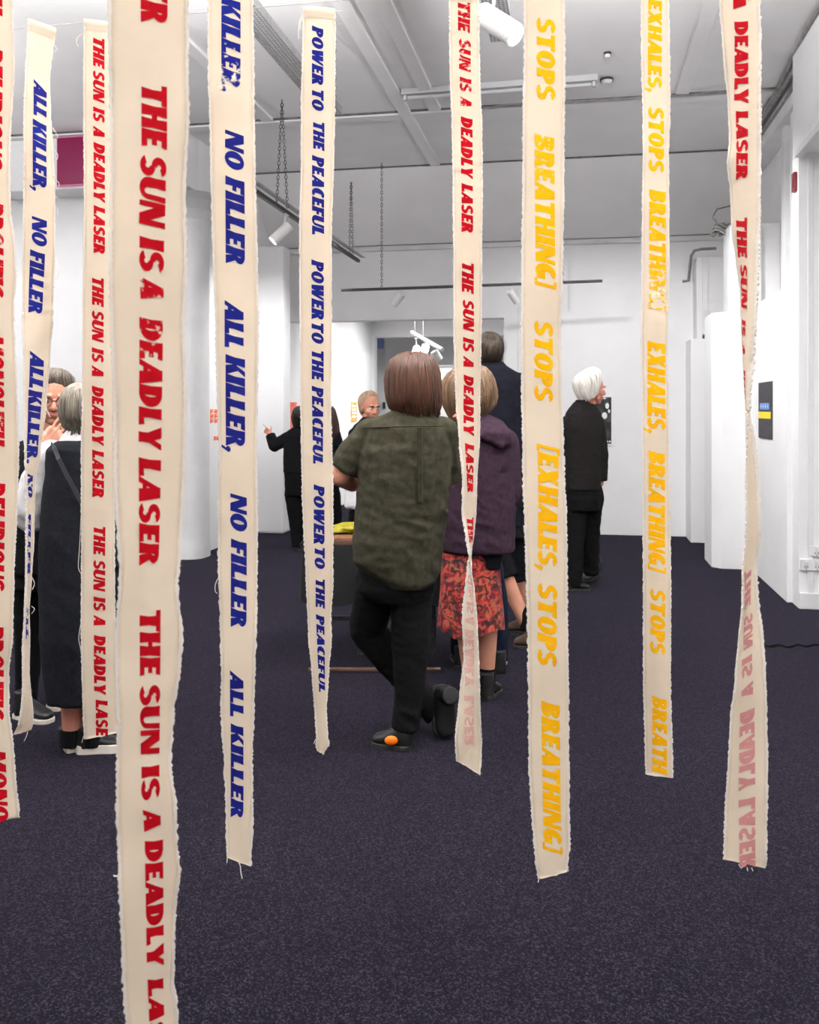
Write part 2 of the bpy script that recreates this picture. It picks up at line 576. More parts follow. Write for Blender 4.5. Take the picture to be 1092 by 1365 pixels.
# pipes along the right ceiling corner
mb = MB()
for xx, zz, r in ((1.62, ZC - .03, .018), (1.67, ZC - .05, .024), (1.69, ZC - .11, .016)):
    mb.tube([(xx + .03 * math.sin(y * 1.7) * (r < .02), y, zz) for y in [4.0 + .25 * i for i in range(27)]], r, 8)
tag(mb.build('conduit_run', M['pipe'], smooth=True), 'bundle of grey conduits running along the ceiling corner above the right-hand boards', 'pipe', None)
mb = MB()
mb.tube([(-1.0 + .12 * i, 7.96 + .012 * math.sin(i * 1.3), ZC - .03 - .012 * math.sin(i * .9) ** 2) for i in range(21)] + [(1.5, 7.9, ZC - .05), (1.62, 7.86, ZC - .09)], .009, 6)
tag(mb.build('ceiling_cable', M['pipe'], smooth=True), 'thin grey cable tacked along the ceiling joint beside the conduits', 'cable')
mb = MB()
a, b_, c = Vector((1.44, 9.05, 3.12)), Vector((1.30, 10.4, 3.12)), Vector((1.30, 10.42, 2.92))
mb.tube([on_back(955, 331, 10.437), on_back(935, 332, 10.437), on_back(926, 334, 10.437), on_back(921.5, 341, 10.45), on_back(920, 355, 10.7), on_back(918, 374, 10.745), on_back(910, 375, 10.748)], .016, 8)
tag(mb.build('conduit_pipe', M['pipe'], smooth=True), 'short bent grey conduit stepping down beside the corner pilaster', 'pipe')
mb = MB()
for i in range(9):
    cc = P(966 + random.uniform(-9, 14), 306 + random.uniform(-5, 6), 9.0)
    t0 = random.uniform(0, 6)
    mb.tube([cc + Vector((.07 * math.cos(t0 + .5 * j), .05 * math.sin(t0 + .4 * j), .03 * math.sin(t0 * 2 + .9 * j))) for j in range(9)], .010, 6)
mb.tube([P(962, 303, 9.0), P(950, 290, 9), P(956, 279, 9), P(975, 274, 9), P(988, 280, 9)], .008, 6)
tag(mb.build('cable_bundle', M['pipe'], smooth=True), 'tangle of cables on top of the pilaster over the white corner block', 'cable')

# flat cable on the carpet
M['blackrubber'] = noise_mat('black_rubber', (.003, .003, .003, 1), (.006, .006, .006, 1), 20, 1.0, spec=.05)
mb = MB()
vs, fs = [], []
for i in range(41):
    p = FP(1020 + 3.5 * i, 861.5 + 1.2 * math.sin(i * .9) + (.9 if 6 < i < 12 else 0))
    ww = .008 + .016 * max(0, math.sin(i * .33)) ** 2
    vs += [p - FWD * ww, p + UP * .010, p + FWD * ww]
    if i:
        k = 3 * i
        fs += [(k - 3, k, k + 1, k - 2), (k - 2, k + 1, k + 2, k - 1), (k - 3, k - 1, k + 2, k)]
mb.add(vs, fs)
tag(mb.build('floor_cable', M['blackrubber']), 'flat black cable lying across the carpet in front of the right-hand board', 'cable')

# ------------------------------------------------------------------ ceiling fittings


def plate(mb, o, ux, uy, nx, ny, r=.36):
    """perforated plate: cells with real diamond holes"""
    for i in range(nx):
        for j in range(ny):
            c = o + ux * (i + .5) + uy * (j + .5)
            q = [c - ux * .5 - uy * .5, c + ux * .5 - uy * .5, c + ux * .5 + uy * .5, c - ux * .5 + uy * .5]
            h = [c - ux * r, c - uy * r, c + ux * r, c + uy * r]
            mb.add(q + h, [(0, 1, 5), (1, 2, 6), (2, 3, 7), (3, 0, 4), (0, 5, 4), (1, 6, 5), (2, 7, 6), (3, 4, 7)])


def chain(p0, p1, name, parent, n=26, r=.011):
    mb = MB()
    L = (p1 - p0)
    for i in range(n):
        c = p0 + L * ((i + .5) / n)
        a = RIGHT if i % 2 else FWD
        h = L / n * .62
        mb.tube([c + h * math.cos(t) + a * r * math.sin(t) for t in [k * math.pi / 4 for k in range(9)]], .0032, 4)
    return mb.build(name, M['dkmetal'], parent)


def tray(x, y0, y1, z, label, chains, group=None):
    t = thing('cable_tray', label, 'cable tray', (x, y0, z), group)
    mb = MB()
    nx, ny = 6, int((y1 - y0) / .026)
    plate(mb, Vector((x - .07, y0, z)), Vector((.14 / nx, 0, 0)), Vector((0, (y1 - y0) / ny, 0)), nx, ny, .30)
    mb.build('tray_bed', M['metal'], t)
    for s in (-1, 1):
        mb = MB()
        mb.box((x + s * .072 - .002, y0, z), (x + s * .072 + .002, y1, z + .055))
        mb.build('side_rail', M['metal'], t)
    for yy in chains:
        for s in (-1, 1):
            chain(Vector((x + s * .07, yy, ZC)), Vector((x + s * .07, yy, z + .05)), 'chain', t, 14)
    return t


tray(-1.80, 3.2, 6.5, 3.66, 'long perforated cable tray hung on chains over the blue KILLER banner', (4.55, 6.3))
tray(-.47, 2.6, 5.72, 3.80, 'short perforated cable tray holding the big white spotlight', (3.0, 4.9))


def track(x, y0, y1, z, label, chains, lights=()):
    t = thing('lighting_track', label, 'track', (x, y0, z), None)
    mb = MB()
    mb.box((x - .018, y0, z), (x + .018, y1, z + .035))
    mb.build('rail', M['dkmetal'], t, bevel=.003)
    mb = MB()
    plate(mb, Vector((x + .03, y0, z + .05)), Vector((.02, 0, 0)), Vector((0, .04, 0)), 3, int((y1 - y0) / .04), .3)
    mb.build('tray_bed', M['metal'], t)
    for (yy, sp) in chains:
        chain(Vector((x, yy, ZC)), Vector((x - sp, yy, z + .03)), 'chain', t, 30)
        chain(Vector((x, yy, ZC)), Vector((x + sp, yy, z + .03)), 'chain', t, 30)
    return t


track(-2.55, 6.3, 10.35, 3.20, 'black lighting track hung on V chains towards the left wall', ((7.55, .05), (10.0, .02)))


def spotlight(p, d, label, r=.05, L=.2, mount=None, on=True, group=None, power=0):
    """white can spotlight: body, lens, yoke"""
    d = Vector(d).normalized()
    t = thing('spotlight', label, 'spotlight', p, group)
    p = Vector(p)
    a, b2 = p - d * L * .5, p + d * L * .5
    x = d.orthogonal().normalized()
    y = d.cross(x)
    prof = [(0, .0), (0, r * .86), (.012, r), (L * .88, r), (L * .88, r * .97), (L * .90, r), (L, r), (L, r * .88), (L - .014, r * .86)]
    vs, fs, n = [], [], 28
    for s, rr in prof:
        vs += [a + d * s + (x * math.cos(2 * math.pi * k / n) + y * math.sin(2 * math.pi * k / n)) * rr for k in range(n)]
    for j in range(len(prof) - 1):
        for k in range(n):
            fs.append((j * n + k, j * n + (k + 1) % n, (j + 1) * n + (k + 1) % n, (j + 1) * n + k))
    mb = MB()
    mb.add(vs, fs)
    mb.build('lamp_body', M['lampbody'], t, smooth=False)
    mb = MB()
    mb.cyl(b2 - d * .016, b2 - d * .008, r * .86, n=28)
    mb.build('lens', M['glow'] if on else M['lampbody'], t)
    if mount is not None:
        mount = Vector(mount)
        mb = MB()
        mb.tube([mount - UP * .004, mount - UP * .02, p - d * L * .15 + UP * r * .9, p - d * L * .15], .009, 8)
        mb.box(mount - Vector((.016, .04, .012)), mount + Vector((.016, .04, 0)))
        mb.build('yoke', M['lampbody'], t)
    if on and power:
        spot(b2 + d * .02, b2 + d * 3, power, 60, .9, .04)
    return t


pA = P(664, 32, 4.75)
spotlight(pA, RIGHT * .62 - UP * .60 - FWD * .42, 'large glowing white can spotlight slung under the short perforated tray', .062, .27, pA + Vector((-.02, .03, .19)), True, None, 60)
pB = P(375, 311, 7.95)
spotlight(pB, -RIGHT * .62 - UP * .62 + FWD * .05 - FWD * .2, 'glowing white can spotlight clipped under the black track by the left wall', .048, .21, PZ(381, 3.2, 8.0), True, None, 40)

# cross track in front of the back wall
t = thing('lighting_track', 'black lighting track hung level across the hall before the back wall', 'track', P(630, 380, 9.9))
mb = MB()
mb.tube([P(455, 387, 10.05), P(560, 383.5, 9.95), P(670, 379.5, 9.84), P(803, 374.5, 9.7)], .016, 6)
mb.build('rail', M['dkmetal'], t)
for px, py in ((509, 385), (750, 376)):
    q = P(px, py, 9.9)
    chain(Vector((q.x, q.y, ZC)), q, 'chain', t, 40)
for px, py, dx, lab in ((531, 399, -.55, 'small white spotlight hanging left of two under the cross track'), (684, 395, .5, 'small white spotlight under the cross track near the yellow banner')):
    p = P(px, py, 9.85)
    spotlight(p, RIGHT * dx - UP * .6 + FWD * .5, lab, .04, .17, P(px - dx * 8, 387 - (px - 455) * .0359, 10.05 - .001 * (px - 455)) - UP * .04, False, 'small spotlights on the cross track')
# track with bright lamps in the room behind
t = thing('lighting_track', 'white lighting track with bright lamps hanging in the room behind', 'track', P(567, 455, 13.2))
mb = MB()
qa, qb = P(549, 443, 13.4), P(590, 466, 12.6)
mb.tube([qa, qb], .028, 6)
mb.build('rail', M['lampbody'], t)
for px, py in ((551, 388), (562, 388)):
    mb = MB()
    q = P(px + 2, 444 + (px - 551) * .5, 13.2)
    mb.tube([Vector((q.x, q.y, 3.05)), q], .006, 5)
    mb.build('suspension_wire', M['metal'], t)
for k, (px, py, on) in enumerate(((555, 467, 1), (567, 464, 1), (582, 474, 0))):
    qr = qa.lerp(qb, (px - 549) / 41)
    p = P(px, py, 13.4 - .8 * (px - 549) / 41)
    spotlight(p, (-FWD * .8 - UP * .4 - RIGHT * .1) if on else (RIGHT * .5 - UP * .8 + FWD * .2),
              ['leftmost bright lamp above the brown-haired head in the back room', 'second bright lamp on the track in the back room', 'unlit white lamp at the low end of the back room track'][k],
              .06, .15, qr - UP * .05, bool(on), 'lamps in the back room')

# unlit batten light on the ceiling
t = thing('batten_light', 'long unlit fluorescent batten across the grey ceiling', 'ceiling light', (-.4, 7.75, ZC))
mb = MB()
q0, q1 = PZ(536, ZC, 7.66), PZ(797, ZC, 7.32)
d = (q1 - q0).normalized()
s = d.cross(UP)
mb.obox((q0 + q1) / 2 - UP * .025, d * ((q1 - q0).length / 2), s * .045, UP * .025)
mb.build('housing', M['tube'], t, bevel=.005)
mb = MB()
mb.cyl(q0 + d * .05 - UP * .068, q1 - d * .05 - UP * .068, .017)
mb.build('tube', M['tube'], t)
for q in (q0 + d * .03, q1 - d * .03):
    mb = MB()
    mb.obox(q - UP * .062, d * .012, s * .02, UP * .026)
    mb.build('end_cap', M['tube'], t)
# ceiling detectors
for px, py, r, lab in ((809, 105, .055, 'white smoke detector with a dark rim on the grey ceiling'), (810, 70, .028, 'tiny dark sensor on the ceiling nearest the yellow banner')):
    D = (ZC - HC) * F / (HY - py)
    q = PZ(px, ZC, D)
    t = thing('smoke_detector', lab, 'detector', q)
    mb = MB()
    mb.cyl(q, q - UP * .018, r, r, 20)
    mb.build('base', M['dkmetal'], t)
    mb = MB()
    mb.cyl(q - UP * .018, q - UP * .04, r * .85, r * .5, 20)
    mb.build('cover', M['lampbody'], t)

# magenta sign on the wing beam
t = thing('sign', 'magenta rectangular sign panel high on the grey beam at the left', 'sign', on_back(100, 215, 8.13))
M['magenta'] = flat_mat('magenta_film', srgb(126, 0, 68), .35)
M['pinkrim'] = flat_mat('pink_rim', srgb(226, 130, 175), .5)
mb = MB()
a0, a1 = on_back(77, 249, 8.13), on_back(124, 181, 8.13)
mb.box((a0.x, 8.11, a0.z), (a1.x, 8.148, a1.z))
mb.build('rim', M['pinkrim'], t, bevel=.006)
mb = MB()
mb.box((a0.x + .012, 8.10, a0.z + .012), (a1.x - .012, 8.112, a1.z - .012))
mb.build('face', M['magenta'], t)
# small red box high on the return wall
t = thing('alarm_box', 'small dark red box high on the wall beside the right-hand banner', 'alarm', P(1050, 243, 6.9))
M['dkred'] = flat_mat('dull_red', srgb(120, 40, 50), .5)
q = Vector((1.6, 7.14, 3.2))
mb = MB()
mb.box((1.575, 7.09, 3.09), (1.599, 7.17, 3.23))
mb.build('housing', M['dkred'], t, bevel=.004)
mb = MB()
mb.box((1.572, 7.11, 3.13), (1.576, 7.15, 3.19))
mb.build('plate', M['dkred'], t)


# sockets on the return wall
def outlet(px0, px1, py0, py1, n, label):
    y = 7.05
    D = 6.62
    a, b2 = P(px0, py1, D), P(px1, py0, D)
    t = thing('wall_socket', label, 'socket', Vector(((a.x + b2.x) / 2, y, (a.z + b2.z) / 2)))
    x0 = a.x
    x1 = x0 + (px1 - px0) * D / F
    mb = MB()
    mb.box((x0, y - .03, a.z), (x1, y - .001, b2.z))
    mb.build('plate', M['trim'], t, bevel=.005)
    for k in range(n):
        cx = x0 + (x1 - x0) * (k + .5) / n
        cz = (a.z + b2.z) / 2
        mb = MB()
        mb.box((cx - .012, y - .037, cz + .005), (cx + .012, y - .029, cz + .03))
        mb.build('switch', M['lampbody'], t, bevel=.003)
        mb = MB()
        for dx, dz in ((-.01, -.012), (.01, -.012), (0, -.028)):
            mb.box((cx + dx - .0025, y - .0315, cz + dz - .007), (cx + dx + .0025, y - .0295, cz + dz + .005))
        mb.build('pin_holes', M['dkmetal'], t)


outlet(1079, 1112, 727, 741, 2, 'upper white wall socket on the return wall near the carpet')
outlet(1067, 1122, 745, 760, 4, 'lower wide white power strip on the return wall near the carpet')

# ------------------------------------------------------------------ art on the walls
M['paperblack'] = noise_mat('charcoal_print', srgb(52, 50, 54), srgb(78, 76, 80), 60, .8)
M['artblue'] = flat_mat('art_blue', srgb(96, 140, 205), .6)
M['artyellow'] = flat_mat('art_yellow', srgb(252, 222, 40), .6)
M['artred'] = noise_mat('art_coral', srgb(240, 96, 84), srgb(250, 140, 125), 9, .7)
M['artorange'] = noise_mat('art_orange', srgb(250, 140, 50), srgb(255, 200, 120), 14, .7)
M['orange'] = flat_mat('orange_red_print', srgb(255, 112, 64), .7)
M['paper'] = flat_mat('white_paper', (.86, .86, .86, 1), .7)

t = thing('art_print', 'tall charcoal print with blue and yellow blocks on the right-hand board', 'artwork', Vector((1.555, 7.7, 1.5)))
ya, yb = 7.53, 8.07
x = 1.56


def on_right(px, py):  # point of the board face seen at a pixel
    k = (px - CX) / F
    D = 1.56 / (math.cos(TH) * k - math.sin(TH))
    return P(px, py, D)


a, b2 = on_right(1012.5, 586), on_right(1030.5, 508)
z0, z1 = on_right(1030.5, 586).z, b2.z
mb = MB()
mb.box((x - .008, b2.y, z0), (x - .001, a.y, z1))
mb.build('sheet', M['paperblack'], t)
for nm, pxa, pxb, pya, pyb, mt in (('blue_block', 1015, 1027, 537, 546, 'artblue'), ('yellow_block', 1013, 1029, 549, 557.5, 'artyellow')):
    q0, q1 = on_right(pxa, pyb), on_right(pxb, pya)
    mb = MB()
    mb.box((x - .0105, q1.y, q0.z), (x - .008, q0.y, q1.z))
    bl = mb.build(nm, M[mt], t)
    if nm == 'blue_block':
        mb = MB()
        for k in range(4):
            yy = q1.y + (q0.y - q1.y) * (k + .5) / 4
            mb.box((x - .0112, yy - .015, q0.z + .02), (x - .0105, yy + .015, q0.z + .028))
            mb.box((x - .0112, yy - .004, q0.z + .028), (x - .0105, yy + .004, q0.z + .045))
        mb.build('lettering', M['paper'], bl)

t = thing('framed_photograph', 'framed dark photograph on the back wall behind the white-haired man', 'artwork', P(795, 560, 10.4))
yb_ = YB - .04



a, b2 = on_back(770, 594), on_back(818, 527)
mb = MB()
mb.box((a.x, yb_ - .02, a.z), (b2.x, yb_ - .001, b2.z))
mb.build('mount', M['paper'], t, bevel=.003)
a, b2 = on_back(773, 591), on_back(815, 529.5)
M['photo'] = noise_mat('dark_photo', (.015, .015, .015, 1), (.12, .12, .12, 1), 7, .4, lo=.45, hi=.75)
mb = MB()
mb.box((a.x, yb_ - .024, a.z), (b2.x, yb_ - .02, b2.z))
ph = mb.build('print', M['photo'], t)
for (px, py, rx, rz) in ((809.5, 541, 2.5, 4), (806, 554, 3.5, 4.5), (812, 548, 1.5, 2.5), (809, 588.5, 1.8, 1.2), (813, 588.5, 1.4, 1.2), (806, 531, 2, 1)):
    c = on_back(px, py)
    mb = MB()
    mb.ell(Vector((c.x, yb_ - .024, c.z)), Vector((rx * .0088, 0, 0)), Vector((0, .002, 0)), Vector((0, 0, rz * .0088)), 14, 6)
    mb.build('pale_mark', M['paper'], ph)


def on_left(px, py, xw):
    k = (px - CX) / F
    D = xw / (math.cos(TH) * k - math.sin(TH))
    return P(px, py, D)


def leftart(name, label, px0, px1, py0, py1, xw, mat, rim=True):
    a, b2 = on_left(px0, py1, xw), on_left(px1, py0, xw)
    c0, c1 = a.z, on_left(px0, py0, xw).z
    t = thing(name, label, 'artwork', Vector((xw, (a.y + b2.y) / 2, (c0 + c1) / 2)))
    mb = MB()
    mb.box((xw + .001, min(a.y, b2.y), c0), (xw + .012, max(a.y, b2.y), c1))
    mb.build('sheet', mat, t)
    return t, a, b2, c0, c1


leftart('art_print', 'tall coral red print on the wall behind the pointing person', 380, 394.5, 536, 577, -3.6, M['artred'])
t, a, b2, c0, c1 = leftart('art_print', 'narrow orange print on the back room wall beside the smiling face', 467.5, 475, 536, 562, -3.54, M['artorange'])
mb = MB()
for k in range(4):
    zz = c0 + (c1 - c0) * (.2 + .18 * k)
    mb.box((-3.5275, min(a.y, b2.y) + .05, zz), (-3.5265, max(a.y, b2.y) - .05, zz + .035))
mb.build('lettering', M['paper'], t)
# little dark picture in the far room
t = thing('art_print', 'tiny dark upright picture on the far wall beside the green shirt shoulder', 'artwork', P(512, 541, 18))
a, b2 = on_back(510.5, 545, 19.0), on_back(514, 536, 19.0)
mb = MB()
mb.box((a.x, 18.975, a.z), (b2.x, 18.999, b2.z))
mb.build('sheet', M['dkmetal'], t)
a, b2 = on_back(504, 465, 19.0), on_back(511, 447, 19.0)
t = thing('sign', 'small pale blue sign high in the back room doorway', 'sign', Vector((a.x, 19.0, a.z)))
mb = MB()
M['paleblue'] = flat_mat('pale_blue', srgb(150, 165, 220), .6)
mb.box((a.x, 18.96, a.z), (b2.x, 18.999, min(b2.z, 3.04)))
mb.build('face', M['paleblue'], t)
# orange brush lettering stuck on the left wall
for k, (pxa, pya, ww, hh, lab) in enumerate(((280, 546, 10, 10, 'upper orange block of brush lettering on the left wall'), (285, 567, 7, 12, 'lower orange brush lettering on the left wall'))):
    q = on_left(pxa, pya, -3.75)
    t = tag(None or bpy.data.objects.new('wall_lettering', None), lab, 'lettering')
    COL.objects.link(t)
    t.location = q
    random.seed(40 + k)
    for rI in range(3):
        for cI in range(4):
            mb = MB()
            if k == 1 and rI < 2 and cI not in (2,):
                continue
            y0 = q.y + cI * .11 * (1 if k == 0 else .8)
            z0 = q.z - rI * (hh / 3) * .0150
            mb.box((-3.749, y0, z0 - .030), (-3.746, y0 + .085, z0 - .016))
            mb.box((-3.7488, y0 + .005, z0 - .040), (-3.7458, y0 + .035, z0 + .004))
            if (cI + rI) % 2:
                mb.box((-3.7487, y0 + .055, z0 - .038), (-3.7457, y0 + .085, z0 + .003))
            else:
                mb.box((-3.7486, y0, z0 - .008), (-3.7456, y0 + .08, z0 + .003))
            mb.build('letter', M['orange'], t)

# ------------------------------------------------------------------ table with black cloth
D = 4.95
T0 = PZ(404, 0, D)
tx = lambda px: (px - CX) * D / F
t = thing('table', 'low table under a black cloth standing behind the green-shirted person', 'table', PZ(500, 0, D + .3))
M['blackcloth'] = noise_mat('black_cloth', (.004, .004, .0045, 1), (.008, .008, .009, 1), 8, .9, .15, bscale=14)
M['darkwood'] = noise_mat('dark_brown_top', (.06, .03, .02, 1), (.11, .055, .035, 1), 6, .45, stretch=(1, 8, 1))


def TP(u, v, z):  # u along right, v along away, from the near left corner
    return PZ(404, 0, D) + RIGHT * u + FWD * v + UP * z


WT, DT = .78, .60
mb = MB()
mb.obox(TP(WT / 2, DT / 2, .735), RIGHT * WT / 2, FWD * DT / 2, UP * .014)
mb.build('table_top', M['darkwood'], t, bevel=.004)
mb = MB()
vs, fs = [], []
per = []
for k in range(24):
    per.append((WT * k / 24, 0, (0, -1)))
for k in range(18):
    per.append((WT, DT * k / 18, (1, 0)))
for k in range(24):
    per.append((WT * (1 - k / 24), DT, (0, 1)))
for k in range(18):
    per.append((0, DT * (1 - k / 18), (-1, 0)))
n = len(per)
rows = [(.722, .003), (.70, .010), (.6, .016), (.5, .020), (.41, .022)]
for z, o in rows:
    for k, (u, v, nn) in enumerate(per):
        wv = o + .012 * math.sin(k * 1.1) * (.722 - z) * 2.5
        zz = z - (.05 * math.sin(k * .35) * (.722 - z) * 1.5)
        vs.append(TP(u + nn[0] * wv, v + nn[1] * wv, zz))
for j in range(len(rows) - 1):
    for k in range(n):
        fs.append((j * n + k, j * n + (k + 1) % n, (j + 1) * n + (k + 1) % n, (j + 1) * n + k))
mb.add(vs, fs)
tc_ = mb.build('tablecloth', M['blackcloth'], None, smooth=True)
tag(tc_, 'black cloth hanging down round the sides of the low table', 'tablecloth')
for u in (.30, WT - .06):
    mb = MB()
    mb.obox(TP(u, DT / 2, .38), RIGHT * .02, FWD * .02, UP * .34)
    mb.build('leg', M['dkmetal'], t)
for v in (.10,):
    mb = MB()
    mb.obox(TP(WT / 2, v, .008), RIGHT * (WT / 2 - .02), FWD * .022, UP * .007)
    mb.build('floor_bar', M['darkwood'], t, bevel=.003)
mb = MB()
mb.obox(TP(WT / 2, DT / 2, .25), RIGHT * (WT / 2 - .05), FWD * .012, UP * .012)
mb.build('stretcher', M['dkmetal'], t)
M['mustard'] = noise_mat('mustard_print', srgb(150, 138, 18), srgb(118, 112, 16), 30, .6)
M['brown'] = noise_mat('brown_print', srgb(130, 84, 50), srgb(96, 60, 40), 30, .6)
mb = MB()
mb.ell(TP(.25, .30, .782), RIGHT * .13, FWD * .10, UP * .022)
mb.ell(TP(.30, .28, .785), RIGHT * .09, FWD * .08, UP * .022)
mb.obox(TP(.26, .30, .764), RIGHT * .12, FWD * .09, UP * .007)
tag(remesh(mb, 'folded_cloth', M['mustard'], None, .006, 2, (.006, 12, 12, 6)), 'mustard yellow folded cloth lying on the low table', 'cloth')
mb = MB()
mb.obox(TP(.20, .08, .753), RIGHT * .10, FWD * .07, UP * .003)
tag(mb.build('leaflet', M['brown'], None), 'thin brown leaflet at the front edge of the low table', 'leaflet')
# ------------------------------------------------------------------ lettering: own heavy italic alphabet made of strokes
def ring(cx, cy, rx, ry, ix, iy, a0, a1, n=14, icx=None, icy=None):
    icx = cx if icx is None else icx
    icy = cy if icy is None else icy
    out = []
    pr = None
    for k in range(n + 1):
        a = R(a0 + (a1 - a0) * k / n)
        o = (cx + rx * math.cos(a), cy + ry * math.sin(a))
        i = (icx + ix * math.cos(a), icy + iy * math.sin(a))
        if pr:
            out.append((pr[1], pr[0], o, i))
        pr = (o, i)
    return out


def stem(x, w=.35, y0=0, y1=1, fl=.018):
    ym = (y0 + y1) / 2
    return [((x - fl, y0), (x + w + fl, y0), (x + w - fl, ym), (x + fl, ym)), ((x + fl, ym), (x + w - fl, ym), (x + w + fl, y1), (x - fl, y1))]


def bar(x0, x1, y0, y1, d=.02):
    return [((x0, y0), (x1, y0 - (d if y0 < .5 else -d) * 0), (x1 + d, y1), (x0, y1))]


def Q(*p):
    return [tuple(p)]


G = {
    'A': (.84, Q((-.02, 0), (.19, 0), (.52, 1), (.33, 1)) + Q((.42, 0), (.88, 0), (.67, 1), (.30, 1)) + Q((.14, .17), (.56, .17), (.52, .37), (.20, .37))),
    'B': (.70, stem(0) + ring(.30, .735, .36, .265, .09, .09, -90, 90) + ring(.30, .275, .41, .275, .11, .095, -90, 90) + Q((.2, .82), (.31, .825), (.31, 1), (.2, 1)) + Q((.2, 0), (.31, 0), (.31, .18), (.2, .18)) + Q((.2, .40), (.32, .40), (.32, .62), (.2, .62))),
    'C': (.66, ring(.40, .5, .40, .515, .07, .31, 52, 308, 20, icx=.45)),
    'D': (.76, stem(0) + ring(.28, .5, .48, .5, .13, .30, -90, 90, 18) + Q((.2, .80), (.29, .80), (.29, 1), (.2, 1)) + Q((.2, 0), (.29, 0), (.29, .20), (.2, .20))),
    'E': (.62, stem(0) + Q((.2, .79), (.58, .78), (.62, 1), (.2, 1)) + Q((.2, 0), (.65, 0), (.61, .23), (.2, .21)) + Q((.2, .41), (.54, .40), (.54, .61), (.2, .60))),
    'F': (.58, stem(0) + Q((.2, .79), (.58, .78), (.62, 1), (.2, 1)) + Q((.2, .37), (.54, .36), (.54, .58), (.2, .57))),
    'G': (.74, ring(.40, .5, .40, .515, .07, .31, 52, 300, 20, icx=.45) + stem(.43, .31, .04, .48, .01) + Q((.36, .35), (.55, .35), (.55, .48), (.36, .48))),
    'H': (.84, stem(0) + stem(.48) + Q((.3, .40), (.52, .40), (.52, .61), (.3, .61))),
    'I': (.35, stem(0)),
    'K': (.80, stem(0) + Q((.28, .36), (.45, .38), (.78, 1), (.55, 1)) + Q((.30, .55), (.56, .68), (.88, 0), (.46, 0))),
    'L': (.60, stem(0) + Q((.2, 0), (.64, 0), (.60, .25), (.2, .22))),
    'M': (1.06, Q((0, 0), (.18, 0), (.22, 1), (.02, 1)) + Q((.02, 1), (.36, 1), (.62, .05), (.40, .05)) + Q((.40, .05), (.58, .05), (.80, 1), (.68, 1)) + stem(.70)),
    'N': (.82, Q((0, 0), (.18, 0), (.20, 1), (0, 1)) + Q((0, 1), (.38, 1), (.82, 0), (.45, 0)) + Q((.62, 0), (.82, 0), (.84, 1), (.64, 1))),
    'O': (.82, ring(.41, .5, .41, .515, .09, .32, 0, 360, 28)),
    'P': (.68, stem(0) + ring(.30, .69, .38, .31, .10, .12, -90, 90) + Q((.2, .81), (.31, .81), (.31, 1), (.2, 1)) + Q((.2, .38), (.31, .38), (.31, .57), (.2, .57))),
    'R': (.76, stem(0) + ring(.30, .71, .37, .29, .10, .105, -90, 90) + Q((.2, .815), (.31, .815), (.31, 1), (.2, 1)) + Q((.2, .42), (.31, .42), (.31, .605), (.2, .605)) + Q((.30, .52), (.54, .54), (.82, 0), (.44, 0))),
    'S': (.70, ring(.35, .72, .34, .295, .075, .085, 25, 275, 18) + ring(.35, .28, .36, .295, .08, .085, -155, 95, 18)),
    'T': (.74, Q((0, .78), (.74, .78), (.77, 1), (-.02, 1)) + stem(.20, .35, 0, .9)),
    'U': (.78, stem(0, .35, .3, 1, .01) + Q((.58, .3), (.76, .3), (.80, 1), (.60, 1)) + ring(.38, .32, .38, .335, .115, .14, 180, 360, 16, icx=.465)),
    'W': (1.10, Q((0, 1), (.36, 1), (.46, 0), (.18, 0)) + Q((.22, 0), (.46, 0), (.64, 1), (.50, 1)) + Q((.40, 1), (.75, 1), (.86, 0), (.58, 0)) + Q((.62, 0), (.86, 0), (1.10, 1), (.93, 1))),
    'X': (.86, Q((0, 1), (.42, 1), (.87, 0), (.44, 0)) + Q((0, 0), (.23, 0), (.82, 1), (.60, 1))),
    'Y': (.80, Q((-.02, 1), (.38, 1), (.58, .40), (.23, .40)) + Q((.36, .40), (.57, .42), (.82, 1), (.60, 1)) + stem(.23, .36, 0, .45, .005)),
    ',': (.28, ring(.13, .12, .13, .12, .001, .001, 0, 360, 12) + Q((.10, .02), (.26, .10), (.12, -.24), (.0, -.20))),
    '[': (.34, Q((.02, -.06), (.18, -.06), (.18, 1.06), (.02, 1.06)) + Q((.1, .93), (.36, .93), (.36, 1.06), (.1, 1.06)) + Q((.1, -.06), (.34, -.06), (.34, .07), (.1, .07))),
    ']': (.34, Q((.16, -.06), (.32, -.06), (.32, 1.06), (.16, 1.06)) + Q((-.02, .93), (.2, .93), (.2, 1.06), (-.02, 1.06)) + Q((-.02, -.06), (.2, -.06), (.2, .07), (-.02, .07))),
}


def layout(word, slant):
    """quads of a word; x from 0 to 1 along the reading direction"""
    x, out = 0, []
    for ch in word:
        if ch == ' ':
            x += .36
            continue
        wd, qs = G[ch]
        out += [[(px + x + slant * py, py) for px, py in q] for q in qs]
        x += wd + .05
    x -= .05
    lo = min(p[0] for q in out for p in q)
    hi = max(p[0] for q in out for p in q)
    return [[((p[0] - lo) / (hi - lo), p[1]) for p in q] for q in out]


def interp(tab, y):
    if y <= tab[0][0]:
        return tab[0][1:]
    if y >= tab[-1][0]:
        return tab[-1][1:]
    for a, b in zip(tab, tab[1:]):
        if a[0] <= y <= b[0]:
            t = (y - a[0]) / (b[0] - a[0])
            t = t * t * (3 - 2 * t) * .5 + t * .5
            return tuple(p + (q - p) * t for p, q in zip(a[1:], b[1:]))


M['wire'] = flat_mat('nylon_line', (.55, .55, .55, 1), .3)
WIRE_Z = 2.70


